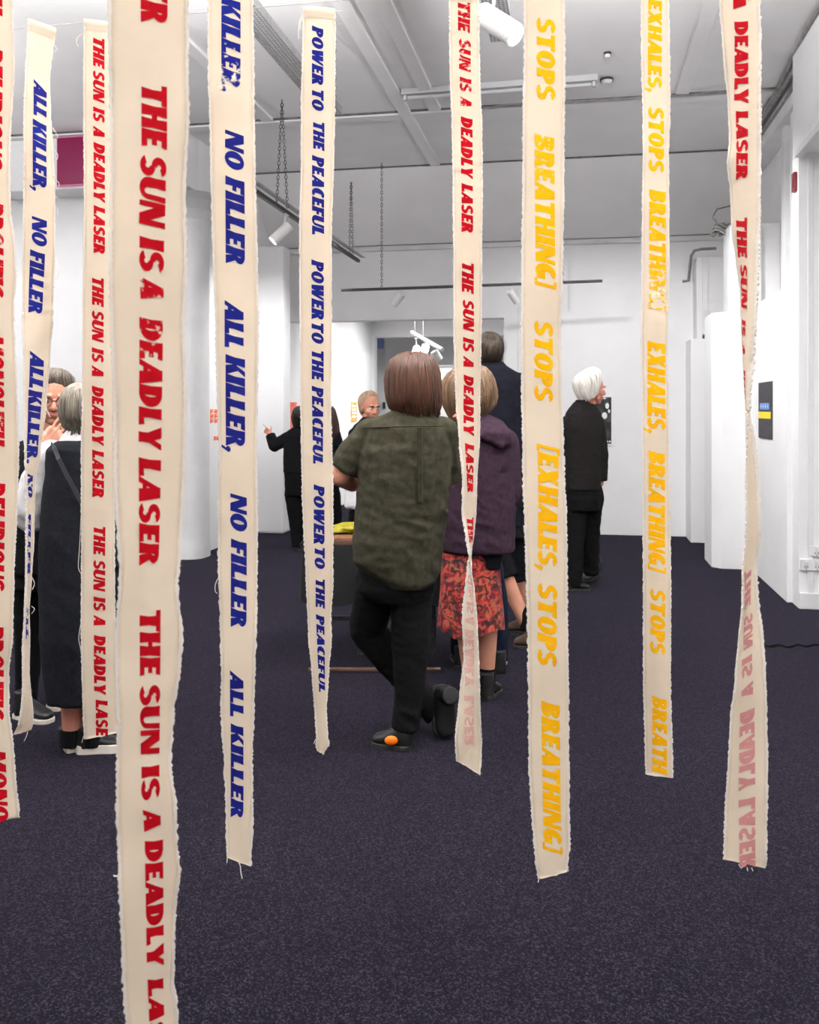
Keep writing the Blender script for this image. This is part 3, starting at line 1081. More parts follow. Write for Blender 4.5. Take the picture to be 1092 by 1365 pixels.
class Strip:
    def __init__(s, D, edges, ytop, ybot, Wpx, cross=None, twist=False, sgn=1, seed=0, bow=.006):
        s.D, s.edges, s.ytop, s.ybot, s.Wpx, s.cross, s.twist, s.sgn, s.seed, s.bow = D, edges, ytop, ybot, Wpx, cross, twist, sgn, seed, bow
        s.W = Wpx * D / F

    def e(s, y):
        L, Rr = interp(s.edges, y)
        j = .35 * noise.noise((y * .11, s.seed, 0)) + .25 * noise.noise((y * .33, s.seed, 5))
        L += j
        Rr += .35 * noise.noise((y * .12, s.seed, 9)) + .25 * noise.noise((y * .31, s.seed, 7))
        return L, Rr

    def pt(s, x, y, lift=0.0):
        """x in pixels across the cloth between its seen edges, lift along the printed side's normal"""
        L, Rr = s.e(y)
        c, w = (L + Rr) / 2, max(Rr - L, .5)
        t = (x - c) / w  # -.5 .. .5
        back = s.cross is not None and y > s.cross
        if back:
            t = -t
        if s.twist:
            q = w / s.Wpx
            if s.cross is not None:
                k = min(1, abs(y - s.cross) / 14)
                q = min(q, .06 + .94 * k) if k < 1 else q
            phi = math.acos(max(.02, min(.995, q)))
            Wl = w / max(math.cos(phi), .02)
        else:
            phi = R(7) * noise.noise((y * .006, s.seed, 3)) + R(4) * s.sgn
            Wl = w / math.cos(phi)
        if back:
            phi = math.pi - phi
        ray = (RIGHT * ((c - CX) / F) + FWD).normalized()
        lat = ray.cross(UP).normalized()
        Wm = Wl * s.D / F * ray.dot(FWD)
        ux = lat * math.cos(phi) + ray * (math.sin(phi) * s.sgn)
        nn = lat * (math.sin(phi) * s.sgn) - ray * math.cos(phi)  # printed side looks to the viewer at phi = 0
        my = y * s.D / F  # metres along the cloth
        amp = s.bow * (.6 + .8 * noise.noise((my * 3, s.seed, 20)))
        rip = .012 * noise.noise((my * 2.2, s.seed, 31)) + .0012 * noise.noise((my * 11, s.seed, 41))
        bow = amp * (1 - 4 * t * t) + .0022 * noise.noise((my * 9, s.seed, t * 2.5))
        base = P(c, y, s.D) + FWD * rip
        return base + ux * (t * Wm) + nn * (bow + lift)


def build_strip(s, label, ink, words, group, bottom=None, hem=True, threads=(), thread_mat=None):
    o = P(sum(s.e(s.ytop)) / 2, s.ytop, s.D)
    root = thing('cloth_banner', label, 'banner', o, group)
    bl, br = bottom or (s.ybot, s.ybot)
    # cloth: two faces 0.8 mm apart with closed rims
    step = 7 * 2 / max(s.D, 1) if not s.twist else 3.5
    ys = list(np.arange(s.ytop, s.ybot, step)) + [s.ybot]
    nu = 9
    vs, fs = [], []
    for side in (1, -1):
        for y in ys:
            L, Rr = s.e(y)
            for k in range(nu):
                t = k / (nu - 1)
                yy = min(y, bl + (br - bl) * t + (1.2 * noise.noise((t * 9, s.seed, 2)))) if y > min(bl, br) - 30 else y
                L2, R2 = s.e(yy)
                vs.append(s.pt(L2 + (R2 - L2) * t, yy, .0004 * side))
    m = len(ys)
    idx = lambda sd, j, k: sd * m * nu + j * nu + k
    for sd in (0, 1):
        for j in range(m - 1):
            for k in range(nu - 1):
                fs.append((idx(sd, j, k), idx(sd, j, k + 1), idx(sd, j + 1, k + 1), idx(sd, j + 1, k)))
    for j in range(m - 1):
        for k in (0, nu - 1):
            fs.append((idx(0, j, k), idx(0, j + 1, k), idx(1, j + 1, k), idx(1, j, k)))
    for k in range(nu - 1):
        for j in (0, m - 1):
            fs.append((idx(0, j, k), idx(0, j, k + 1), idx(1, j, k + 1), idx(1, j, k)))
    mb = MB()
    mb.add(vs, fs)
    mb.build('cloth', M['cloth'], root, smooth=True)
    # frayed edges
    for side in (0, 1):
        random.seed(s.seed * 10 + side)
        vs, fs = [], []
        st = 2.2 * 2 / max(s.D, 1)
        yy = list(np.arange(s.ytop, (bl, br)[side], st))
        rowsz = .0036
        for j, y in enumerate(yy):
            L, Rr = s.e(y)
            w = Rr - L
            x = L if side == 0 else Rr
            sg = -1 if side == 0 else 1
            ins = min(.0042 * F / s.D, w * .25) * random.uniform(.6, 1.1)
            out = rowsz * F / s.D * random.uniform(.0, .9) * min(1, w / 12)
            for lift in (.0013, -.0013):
                vs.append(s.pt(x - sg * ins, y, lift))
                vs.append(s.pt(x + sg * out * .4, y + random.uniform(-.5, .5) * st, lift * 1.3))
            vs.append(s.pt(x + sg * out, y + random.uniform(-.6, .6) * st, random.uniform(-.001, .001)))
            if j:
                a, b = (j - 1) * 5, j * 5
                fs += [(a, b, b + 1, a + 1), (a + 1, b + 1, b + 4, a + 4), (a + 4, b + 4, b + 3, a + 3), (a + 3, b + 3, b + 2, a + 2), (a + 2, b + 2, b, a)]
        mb = MB()
        mb.add(vs, fs)
        mb.build('frayed_edge', M['fray'], root)
    # print
    for wd in words:
        mb, fade, mbk = MB(), [], MB()
        word, y0, y1, xb, xt = wd[:5]
        fd = wd[5] if len(wd) > 5 else .27
        xb2, xt2 = (wd[6], wd[7]) if len(wd) > 7 else (xb, xt)
        sl = wd[8] if len(wd) > 8 else .24
        for q in layout(word, sl):
            c = [(p[0], p[1]) for p in q]
            ext = max(max(p[0] for p in c) - min(p[0] for p in c), 1e-6) * (y1 - y0)
            exc = max(p[1] for p in c) - min(p[1] for p in c)
            nxx = max(1, int(math.ceil(exc * abs(xt - xb) / 7)))
            nyy = max(1, int(math.ceil(ext / 6)))
            # c0-c1 along the reading direction, c1-c2 across
            g = []
            for i in range(nyy + 1):
                for j in range(nxx + 1):
                    u, v = i / nyy, j / nxx
                    sx = (c[0][0] * (1 - u) + c[1][0] * u) * (1 - v) + (c[3][0] * (1 - u) + c[2][0] * u) * v
                    tt = (c[0][1] * (1 - u) + c[1][1] * u) * (1 - v) + (c[3][1] * (1 - u) + c[2][1] * u) * v
                    y = y0 + (y1 - y0) * sx
                    b0, t0 = xb + (xb2 - xb) * sx, xt + (xt2 - xt) * sx
                    x = b0 + (t0 - b0) * tt
                    L, Rr = s.e(y)
                    x = min(max(x, L + .4), Rr - .4)
                    g.append((x, y, sx))
            ff = [(i * (nxx + 1) + j, (i + 1) * (nxx + 1) + j, (i + 1) * (nxx + 1) + j + 1, i * (nxx + 1) + j + 1) for i in range(nyy) for j in range(nxx)]
            mb.add([s.pt(x, y, .0013) for x, y, _ in g], ff)
            fade += [1.3 * (fd if not isinstance(fd, tuple) else fd[0] + (fd[1] - fd[0]) * sx) - .2 for _, _, sx in g]
            if s.cross is not None and y1 > s.cross - 30:
                mbk.add([s.pt(x, y, -.0013) for x, y, _ in g], ff)
        lt = mb.build('printed_word', M[ink], root)
        at = lt.data.attributes.new('fade', 'FLOAT', 'POINT')
        at.data.foreach_set('value', fade)
        if mbk.v:
            lb = mbk.build('ink_showing_through', M['bleed_red' if s.D < 2 else 'bleed'], root)
            at = lb.data.attributes.new('fade', 'FLOAT', 'POINT')
            at.data.foreach_set('value', [.2] * len(lb.data.vertices))
            lb['label'] = 'pale mirrored print showing through the back'
    # sewn hem over the line
    if hem:
        L, Rr = s.e(s.ytop + 4)
        mb = MB()
        hh = .035 * F / s.D
        vs, fs = [], []
        for j in range(6):
            for k in range(nu):
                t = k / (nu - 1)
                y = s.ytop - 1 + hh * j / 5
                l = .0035 * math.sin(math.pi * min(1, .25 + j / 5)) + .001
                vs += [s.pt(L + (Rr - L) * t, y, l), s.pt(L + (Rr - L) * t, y, -l)]
        for j in range(5):
            for k in range(nu - 1):
                for d in (0, 1):
                    a = (j * nu + k) * 2 + d
                    fs.append((a, a + 2, a + 2 + nu * 2, a + nu * 2))
        mb.add(vs, fs)
        h = mb.build('hem', M['cloth'], root, smooth=True)
        mb = MB()
        for k in range(14):
            t = (k + .5) / 14
            y = s.ytop + hh * .82
            mb.tube([s.pt(L + (Rr - L) * (t - .022), y, .0028), s.pt(L + (Rr - L) * (t + .022), y, .0028)], .0006, 4)
        mb.build('stitching', M['fray'], h)
    for pts in threads:
        mb = MB()
        q = [P(x, y, s.D - .004 - .002 * (i % 3)) for i, (x, y) in enumerate(pts)]
        # smooth the curl
        sm = []
        for i in range(len(q) - 1):
            p0, p1, p2, p3 = q[max(i - 1, 0)], q[i], q[i + 1], q[min(i + 2, len(q) - 1)]
            for k in range(6):
                u = k / 6
                sm.append(.5 * ((2 * p1) + (p2 - p0) * u + (2 * p0 - 5 * p1 + 4 * p2 - p3) * u * u + (3 * p1 - p0 - 3 * p2 + p3) * u ** 3))
        sm.append(q[-1])
        mb.tube(sm, .0007 * max(1, s.D / 1.8), 5)
        mb.build('loose_thread', M['fray'], root)
    return root


def wire_y(D):
    return HY - (WIRE_Z - HC) * F / D


GRP = 'torn cloth banners hung from lines'
SUN = ('THE', 'SUN', 'IS', 'A', 'DEADLY', 'LASER')


def W(words, spans, xb, xt, **k):
    return [(w, a, b, xb, xt) for w, (a, b) in zip(words, spans)]


# --- nearest red banner
D = 1.30
e = [(-590, 146, 251), (0, 146, 251), (90, 146, 251), (150, 147.5, 252), (250, 148.7, 247.5), (345, 147.5, 249), (440, 148.7, 245), (540, 152.5, 248.2), (640, 153, 245),
     (685, 155.5, 243), (750, 160, 240), (780, 159.5, 237), (850, 155, 243), (900, 155, 240), (950, 157.7, 232), (1020, 157.4, 228.5), (1085, 157, 236), (1130, 159.5, 236.4),
     (1165, 160, 241), (1215, 161.5, 234.6), (1265, 164, 232), (1315, 165, 231), (1365, 169, 237), (1440, 172, 238)]
s = Strip(D, e, wire_y(D), 1440, 96, seed=1, bow=.008)
wd = []
for dy in (-698,):
    wd += [(w, a + dy, b + dy, 187, 223, .25, 187, 223, .1) for w, (a, b) in zip(SUN[1:], ((209, 305), (316, 363), (369, 399), (423, 601), (588, 731)))]
wd += [('THE', 115, 200, 188, 222, .25, 188, 222, .12), ('SUN', 209, 305, 187, 221, .25, 185, 220, .12), ('IS', 316, 363, 186, 219, .25, 186, 218, .12), ('A', 369, 399, 186, 218, .42, 187, 218, .12),
       ('DEADLY', 423, 601, 185.5, 217, (.42, .2), 184, 214, .12), ('LASER', 609, 753, 184, 214, .25, 185, 211, .12),
       ('THE', 813, 900, 186, 214, .22, 186, 213, .06), ('SUN', 912, 1005, 186, 213, .22, 188, 213, .04), ('IS', 1019, 1064, 189, 213, .22, 189.5, 214, .02), ('A', 1076, 1106, 191, 214.5, .22, 193, 215, .0),
       ('DEADLY', 1118, 1288, 193.5, 218, .22, 195, 218, .04), ('LASER', 1301, 1440, 196, 217, .22, 201, 220, .12)]
build_strip(s, 'nearest and widest cloth banner, red lettering, hanging in front of all others', 'red', wd, GRP, (1438, 1444), True,
            [[(160, 1167), (154, 1168), (151.5, 1167)]])

# --- left edge banner
D = 2.14
e = [(-160, -40, 17), (0, -40, 16.7), (90, -39, 19), (180, -41, 14), (245, -42, 13), (280, -41, 14.3), (330, -36, 20.5), (370, -36, 22), (400, -37, 19), (540, -34, 23), (600, -33, 24), (680, -35, 22),
     (760, -38, 19), (850, -39, 17), (900, -44, 11.5), (950, -44, 12), (1015, -37, 19), (1093, -31, 25.6)]
s = Strip(D, e, wire_y(D), 1096, 58, seed=2)
wd = [(w, a, b, t - 24, t, f) for w, a, b, t, f in (('MONOLITH', -150, 20, 3, .3), ('DELIRIOUS', 60, 226, 3, .3), ('PROLIFIC', 266, 397, 4.5, .4), ('MONOLITH', 445, 596, 5, .38), ('DELIRIOUS', 640, 789, 5.6, .25), ('PROLIFIC', 832, 962, 4.6, .25))]
wd += [('MONO', 999, 1095, -13, 7, .3, -12, 11)]
build_strip(s, 'cloth banner with red MONO lettering cut off by the far left side', 'red', wd, GRP, (1090, 1096), True)

# --- twisted blue banner on the left
D = 2.88
yt = wire_y(D)
e = [(yt, 37.7, 74.4), (60, 36, 70.5), (100, 34, 66), (150, 32, 68), (200, 32, 71), (250, 31, 72.6), (330, 30, 73), (430, 30, 70.5), (470, 31, 66.7), (540, 32, 61.5), (600, 33.5, 54), (640, 34.5, 47.5),
     (680, 35, 45.5), (720, 34.8, 45), (770, 34.6, 42), (820, 33, 40), (860, 31, 40.3), (900, 31, 39.8), (930, 30, 41), (945, 28, 42.5), (960, 25, 43.5), (972, 19, 43), (980, 17.5, 41)]
s = Strip(D, e, yt, 980, 42, twist=True, sgn=1, seed=3, bow=.004)
wd = [('ALL', 107.7, 155, 44, 61.5), ('KILLER,', 160, 255, 43, 61.5), ('NO', 288.5, 328, 42, 62, .3), ('FILLER', 333, 418, 40, 60, .3, 37.5, 56), ('ALL', 468, 517, 39, 57.5, .25, 38, 56.5), ('KILLER,', 519, 617, 37.5, 56, .25, 34.5, 48, .16),
      ('NO', 630, 663, 35.5, 41.5, .3), ('FILLER', 681, 765, 35.5, 39.5, .3), ('ALL', 800, 850, 34, 37.5, .4)]
build_strip(s, 'narrow twisted cloth banner with blue ALL KILLER lettering at the far left', 'blue', wd, GRP, (973, 980), True,
            [[(72, 60), (76, 66), (72, 70)], [(70, 170), (75, 178), (77, 184)], [(72, 200), (77, 206), (76, 213)], [(73, 240), (78, 243), (79, 248)], [(74, 262), (79, 266)], [(73, 275), (77, 280), (76, 286)],
             [(73, 345), (78, 352), (78, 366), (74, 372)], [(37, 975), (35, 982), (32, 988)], [(43, 770), (46, 778), (43, 786)], [(42, 808), (46, 812), (42, 818)], [(61, 542), (64, 550), (67, 556)], [(58, 574), (62, 580)]])

# --- second red banner (left)
D = 2.865
yt = wire_y(D)
e = [(yt, 112.8, 155), (60, 112.3, 155), (200, 112, 154), (340, 111.5, 153), (450, 110, 152), (540, 110, 152), (600, 108, 152), (690, 107.8, 152), (720, 108.6, 152.7), (850, 109, 154), (950, 111, 156.5), (985, 112.5, 157)]
s = Strip(D, e, yt, 985, 44, seed=4)
wd = [(w, a, b, 124.6, 139.6) for w, (a, b) in zip(SUN, ((52.5, 93.6), (96, 138.5), (143.6, 164), (169, 182.5), (190, 270.5), (274, 338.5)))]
wd += [(w, a, b, 122.6, 138) for w, (a, b) in zip(SUN, ((371, 410), (414, 457), (463, 483.6), (487, 501.5), (514, 595), (599, 663)))]
wd += [(w, a, b, x0, x1) for w, (a, b), x0, x1 in zip(SUN[:5] + ('LASE',), ((702.5, 741.5), (746, 789), (794, 814.6), (818.5, 833), (845, 927), (931, 983)), (124.4, 124.6, 125, 125.3, 125.5, 127.5), (140, 140.2, 140.6, 140.8, 141, 143.4))]
build_strip(s, 'straight cloth banner with red lettering just behind the nearest banner, ending at the shoes', 'red', wd, GRP, (983, 980), True,
            [[(110, 46), (104, 49), (102, 56), (104, 62)], [(108, 690), (106, 730), (104.5, 756), (108, 764)], [(108, 830), (105, 850), (107, 862), (109, 875)], [(112, 980), (109, 990)]])

# --- blue banner, front row
D = 2.03
e = [(-200, 278, 337), (0, 278, 337), (90, 278, 338.7), (150, 280, 339), (250, 282, 340.5), (340, 284, 342.5), (450, 287.4, 344), (540, 290.5, 343), (600, 293, 342), (685, 291, 343), (750, 291, 343), (830, 294, 342),
     (900, 296, 340), (950, 295, 338.7), (1015, 299, 336), (1100, 302.5, 337), (1156, 304, 335)]
s = Strip(D, e, wire_y(D), 1156, 60, seed=5)
wd = [('NO', -175, -125, 294, 320), ('ALL', -62 - 10, -12 - 3, 294, 320), ('KILLER,', -4, 124, 295, 320.5, (.18, .54)), ('NO', 174, 227, 300, 325), ('FILLER', 235, 352, 300.5, 326), ('ALL', 400, 463, 298.7, 324), ('KILLER,', 472, 602, 300, 326, .3, 301.5, 327),
      ('NO', 657, 708, 307, 329), ('FILLER', 717, 835, 307.5, 328.5, .33), ('ALL', 891, 953, 306.7, 324.6), ('KILLER', 962, 1088, 307.5, 324.4)]
build_strip(s, 'broad cloth banner with blue NO FILLER lettering beside the nearest banner', 'blue', wd, GRP, (1140, 1155), True,
            [[(318, 1149), (320.5, 1155), (321, 1162), (323, 1171)], [(302, 1132), (303, 1142), (302.5, 1150)], [(290, 772), (287, 780), (287, 788), (290, 791)]])

# --- POWER TO THE PEACEFUL
D = 2.735
yt = 11.5
e = [(yt, 404.6, 447), (50, 404, 447.4), (150, 402, 446.4), (230, 401.5, 444.4), (300, 399.5, 442), (450, 400, 442), (540, 401, 441), (650, 403, 444), (780, 408.5, 444), (820, 410.5, 441), (850, 411.5, 442), (900, 416, 438),
     (950, 420, 435), (985, 422, 437.5), (993, 421, 438.7), (1006, 425, 431)]
s = Strip(D, e, yt, 1006, 46, seed=6, sgn=-1)
wd = [('POWER', 36, 115, 416, 431, .3), ('TO', 122, 149, 416, 431.5, .33), ('THE', 164, 202, 417.5, 432.5), ('PEACEFUL', 207, 313, 416, 432), ('POWER', 346, 426, 415.2, 431.6), ('TO', 431, 458, 415.2, 431), ('THE', 468, 509, 415.4, 431.2),
      ('PEACEFUL', 514, 618, 415.4, 431, .25, 417.5, 430.5), ('POWER', 645, 725, 418.3, 432.6), ('TO', 730, 758, 419.6, 433), ('THE', 772, 812, 420.8, 433), ('PEACEFUL', 818, 922, 421, 432.2, .25, 425, 433)]
build_strip(s, 'cloth banner with blue POWER TO THE PEACEFUL lettering ending in a point', 'blue', wd, GRP, (1001, 1006), True,
            [[(405, 13), (402, 22), (399, 30), (398, 42), (398, 52)], [(446, 14), (451, 15), (456, 15)], [(405, 20), (401, 28), (400, 40)], [(421, 985), (418.5, 991)]])

# --- twisted red banner, middle
D = 2.65
yt = wire_y(D)
e = [(yt, 599, 638), (0, 599, 638), (90, 600, 639.5), (170, 603, 642.6), (250, 604, 643), (340, 604.6, 642), (450, 605.4, 641.8), (540, 609, 640), (590, 613, 639.5), (640, 617.7, 636), (685, 617, 634), (715, 622, 632), (740, 625.4, 628.7),
     (748, 625, 628.3), (756, 624, 628.5), (780, 621.5, 632), (830, 617, 636), (880, 619.5, 638), (930, 613, 639.5), (990, 607, 641.8), (1010, 608, 641), (1028, 608.7, 639.5)]
s = Strip(D, e, yt, 1028, 39.5, cross=748, twist=True, sgn=1, seed=7, bow=.004)
wd = [(w, a, b, x0, x1, f) for w, (a, b), x0, x1, f in zip(SUN, ((4, 45), (52, 96), (102, 123), (128, 141.5), (155, 240), (245, 311)), (610.5, 612, 613, 613.6, 614.4, 615), (626.5, 627.7, 628.5, 629, 630, 630), (.42, .42, .44, .46, .25, .22))]
wd += [(w, a, b, x0, x1) for w, (a, b), x0, x1 in zip(SUN[:5], ((351.5, 392.5), (399.5, 442.5), (449, 469.5), (474, 489), (499, 582)), (615.6, 617, 617, 617.2, 617.4), (631.4, 631.4, 631.3, 631, 631))]
wd += [('LASER', 590, 656, 619, 631, .22, 622, 629.5), ('THE', 690, 725, 621, 630, .3, 624.5, 630), ('SUN', 765, 797, 630, 624), ('IS', 801, 818, 631, 622), ('A', 820, 832, 631.5, 620), ('DEADLY', 838, 918, 631.5, 620), ('LASER', 926, 994, 632, 619)]
build_strip(s, 'red lettered cloth banner twisted to a thin waist in front of the floral skirt', 'red', wd, GRP, (1020, 1028), True)

# --- broad yellow banner, front row
D = 1.91
e = [(-230, 699.5, 752), (0, 699.5, 752), (90, 699, 753), (170, 697.7, 752), (270, 697, 751.5), (340, 696, 750), (450, 695.4, 747), (520, 696, 749), (580, 697, 750.8), (640, 697, 752), (685, 699, 754), (780, 702, 755.4), (850, 704, 756.7),
     (950, 705.6, 758.5), (1025, 706, 759), (1080, 709, 758.7), (1120, 712, 760), (1150, 714.4, 756.7), (1173, 718, 756)]
s = Strip(D, e, wire_y(D), 1173, 56, seed=8, sgn=-1)
wd = [('BREATHING', -215, -12, 714, 740), ('STOPS', 24, 134.6, 715.6, 740, .25), ('BREATHING]', 178, 387, 712.5, 739, (.42, .2), 714, 740), ('STOPS', 427, 536, 712.5, 737), ('[EXHALES,', 591, 759, 717, 745, .25, 717, 741),
      ('STOPS', 776, 888, 717, 742), ('BREATHING]', 934, 1138, 722, 746.5, .25, 725, 748.5)]
build_strip(s, 'broad cloth banner with yellow STOPS BREATHING lettering, nearest the white-haired man', 'yellow', wd, GRP, (1172, 1161), True, [[(718.5, 1171), (717.5, 1176)]])

# --- narrow yellow banner
D = 2.53
yt = wire_y(D)
e = [(yt, 855, 891), (0, 855, 891.5), (90, 856, 893.5), (150, 857.6, 893.3), (200, 857.6, 891.5), (340, 855.8, 892), (480, 855, 889.7), (520, 856, 891.5), (620, 857, 892), (690, 857.3, 893.5), (780, 857.6, 894), (900, 858, 894), (950, 859.4, 895),
     (1015, 860.7, 897), (1037, 862, 896.6)]
s = Strip(D, e, yt, 1037, 38, seed=9)
wd = [('EXHALES,', -2, 122, 864.3, 882.5), ('STOPS', 142, 230.8, 864.6, 885), ('BREATHING]', 252, 416, 865.5, 887.5, (.22, .52)), ('EXHALES,', 454, 577, 863.3, 887), ('BREATHING]', 600, 764, 864.6, 886.4, (.25, .34)), ('STOPS', 784, 872, 866.8, 886.4),
      ('BREATH', 927, 1033, 869.7, 889.5)]
build_strip(s, 'narrow cloth banner with yellow EXHALES lettering ending level and short', 'yellow', wd, GRP, (1034, 1036), True)

# --- twisted red banner on the right
D = 1.85
e = [(-245, 958, 1010), (0, 959.4, 1011.5), (60, 963.3, 1013.3), (130, 969.7, 1012), (180, 971.5, 1013), (208, 969, 1013), (250, 973.5, 1012.5), (300, 975.6, 1012.5), (340, 981.7, 1011), (390, 987.6, 1009), (440, 988.4, 1007.4), (480, 990, 1005.6),
     (510, 992.8, 1001.7), (535, 995.5, 1000), (548, 996.3, 999.6), (562, 996, 1001.7), (590, 995.6, 1005.6), (620, 995, 1009), (650, 994.6, 1010.7), (690, 995, 1013), (720, 994.6, 1014), (750, 991.8, 1009.8), (765, 991.5, 1009), (800, 990.7, 1010.7),
     (850, 985, 1016.6), (900, 981, 1020), (950, 976, 1022), (1015, 972.5, 1024), (1080, 968, 1023.5), (1140, 965.8, 1022), (1159, 966, 1020)]
s = Strip(D, e, wire_y(D), 1159, 58, cross=548, twist=True, sgn=-1, seed=10, bow=.006)
wd = [('THE', -150, -105, 977, 996), ('SUN', -98, -50, 977, 996), ('IS', -44, -18, 978, 996), ('A', -14, 11.5, 978.7, 996), ('DEADLY', 27.7, 142, 980, 998.5), ('LASER', 146, 238.5, 982.5, 998.5), ('THE', 290.5, 345, 983, 998, .25, 986, 998), ('SUN', 350, 412, 988.5, 998),
      ('IS', 423, 448, 991, 997), ('A', 457, 471, 991.5, 997), ('DEADLY', 492, 545, 994, 997.5), ('THE', 760, 812, 1003, 994), ('SUN', 818, 866, 1005, 993), ('IS', 872, 903, 1004, 990), ('A', 908, 927, 1005, 989), ('DEADLY', 945, 1057, 1007.5, 988, .25, 1008, 986.5),
      ('LASER', 1063, 1157, 1008, 986.5)]
build_strip(s, 'cloth banner twisted like rope at mid height before the right-hand board, faded mirrored lettering below', 'red', wd, GRP, (1147, 1158), True,
            [[(985, 1152), (988, 1157), (990, 1155)], [(996, 1156), (997, 1161)], [(1002, 1157), (1004, 1161)]])

# --- lines the banners hang from
for Dc, lab in ((1.30, 'thin clear line carrying the nearest red banner'), (1.93, 'thin clear line carrying the front row of banners'), (2.70, 'thin clear line carrying the back row of banners')):
    off = {1.30: 1.30 * math.cos(TH) - .31 * .0, 1.93: 1.93, 2.70: 2.70}[Dc]
    mid = P(560, 545, Dc)
    ymid = {1.30: P(198, 545, 1.30).y, 1.93: P(600, 545, 1.94).y, 2.70: P(420, 545, 2.735).y}[Dc]
    mb = MB()
    zt = WIRE_Z if Dc < 2.5 else WIRE_Z - .008
    mb.tube([Vector((-8.0 + i * .643, ymid, zt + .012)) for i in range(17)], .0013, 5)
    tag(mb.build('hanging_line', M['wire']), lab, 'line')
# ------------------------------------------------------------------ people
M['skin'] = noise_mat('skin', srgb(184, 124, 100), srgb(200, 142, 118), 14, .55)
M['skin_pale'] = noise_mat('skin_rosy', srgb(198, 136, 116), srgb(184, 114, 96), 12, .55)
M['leg_skin'] = noise_mat('leg_skin', srgb(196, 136, 112), srgb(206, 148, 122), 10, .6)


def hair_mat(name, c0, c1):
    return noise_mat(name, c0, c1, 60, .5, .35, bscale=140, stretch=(1, 1, .12), lo=.3, hi=.7, spec=.35)


M['hair_brown'] = hair_mat('brown_hair', srgb(44, 27, 19), srgb(92, 58, 40))
M['hair_blond'] = hair_mat('dark_blond_hair', srgb(74, 55, 40), srgb(128, 100, 74))
M['hair_dark'] = hair_mat('cropped_dark_hair', srgb(36, 29, 24), srgb(68, 56, 45))
M['hair_white'] = hair_mat('white_hair', srgb(214, 208, 198), srgb(250, 246, 238))
M['hair_black'] = hair_mat('black_hair', srgb(16, 14, 14), srgb(38, 32, 30))
M['hair_long'] = hair_mat('long_brown_hair', srgb(44, 30, 24), srgb(86, 60, 46))
M['hair_sandy'] = hair_mat('sandy_grey_hair', srgb(140, 112, 88), srgb(188, 160, 132))
M['hair_greybrown'] = hair_mat('grey_brown_hair', srgb(60, 52, 45), srgb(108, 97, 86))
M['hair_grey'] = hair_mat('silver_grey_hair', srgb(84, 76, 67), srgb(158, 149, 136))


def fabric(name, c0, c1, scale=30, bump=.25, bs=260, rough=.92):
    k = .50 if c1[0] < .5 else 1
    c0, c1 = (tuple(x * k for x in c[:3]) + (1,) for c in (c0, c1))
    return noise_mat(name, c0, c1, scale, rough, bump, bscale=bs, spec=.12)


M['olive'] = fabric('olive_cotton', srgb(66, 64, 50), srgb(84, 80, 64), 40)
M['blackpants'] = fabric('black_denim', (.007, .007, .008, 1), (.013, .013, .015, 1), 60)
M['purple'] = fabric('plum_fleece', srgb(62, 44, 58), srgb(78, 56, 72), 50)
M['navy'] = fabric('navy_wool', srgb(22, 24, 34), srgb(32, 34, 46), 40)
M['charcoal'] = fabric('charcoal_knit', srgb(36, 33, 33), srgb(48, 44, 44), 60)
M['black'] = fabric('black_cotton', srgb(22, 22, 26), srgb(32, 32, 38), 50)
M['white_cotton'] = fabric('white_cotton', srgb(224, 222, 222), srgb(240, 238, 238), 20, .15)
M['pinafore'] = fabric('charcoal_linen', srgb(34, 36, 42), srgb(46, 48, 56), 60)
M['sock'] = fabric('black_sock', srgb(18, 18, 20), srgb(28, 28, 32), 80)
M['leather'] = noise_mat('black_leather', (.008, .008, .008, 1), (.016, .016, .016, 1), 20, .45)
M['brownleather'] = noise_mat('brown_suede', srgb(58, 44, 34), srgb(78, 60, 46), 20, .7)
M['rubber'] = flat_mat('white_rubber', srgb(226, 218, 206), .6)
M['darkrubber'] = flat_mat('dark_rubber', (.02, .02, .02, 1), .7)
M['denim'] = fabric('dark_blue_denim', srgb(24, 34, 54), srgb(34, 46, 70), 60)
M['strap'] = flat_mat('grey_strap', srgb(44, 44, 48), .6)
M['glasses'] = flat_mat('dark_red_frames', srgb(96, 30, 34), .3)
M['eyewhite'] = flat_mat('eye_white', (.75, .72, .70, 1), .3)
M['iris'] = flat_mat('dark_iris', (.02, .015, .012, 1), .2)
M['lip'] = flat_mat('lips', srgb(190, 104, 96), .5)
M['orange_badge'] = flat_mat('orange_badge', srgb(255, 120, 10), .35)

# printed skirt
m, nt, b = new_mat('floral_print')
tc = nt.nodes.new('ShaderNodeTexCoord')
n1 = nt.nodes.new('ShaderNodeTexNoise'); n1.inputs['Scale'].default_value = 13; n1.inputs['Detail'].default_value = 4; n1.inputs['Distortion'].default_value = 1.6
n2 = nt.nodes.new('ShaderNodeTexNoise'); n2.inputs['Scale'].default_value = 26; n2.inputs['Detail'].default_value = 3; n2.inputs['Distortion'].default_value = 1.2
nt.links.new(tc.outputs['Object'], n1.inputs['Vector']); nt.links.new(tc.outputs['Object'], n2.inputs['Vector'])
r = nt.nodes.new('ShaderNodeValToRGB'); cr = r.color_ramp
for pos, c in ((.30, (30, 20, 22)), (.40, (104, 20, 36)), (.47, (158, 32, 30)), (.53, (186, 66, 46)), (.58, (140, 94, 66)), (.64, (136, 40, 62)), (.72, (60, 40, 36))):
    q = cr.elements.new(pos); q.color = srgb(*c)
cr.elements.remove(cr.elements[0]); cr.elements.remove(cr.elements[-1])
nt.links.new(n1.outputs[0], r.inputs[0])
r2 = nt.nodes.new('ShaderNodeValToRGB')
r2.color_ramp.elements[0].position, r2.color_ramp.elements[0].color = .43, (.06, .05, .04, 1)
r2.color_ramp.elements[1].position, r2.color_ramp.elements[1].color = .53, (1, 1, 1, 1)
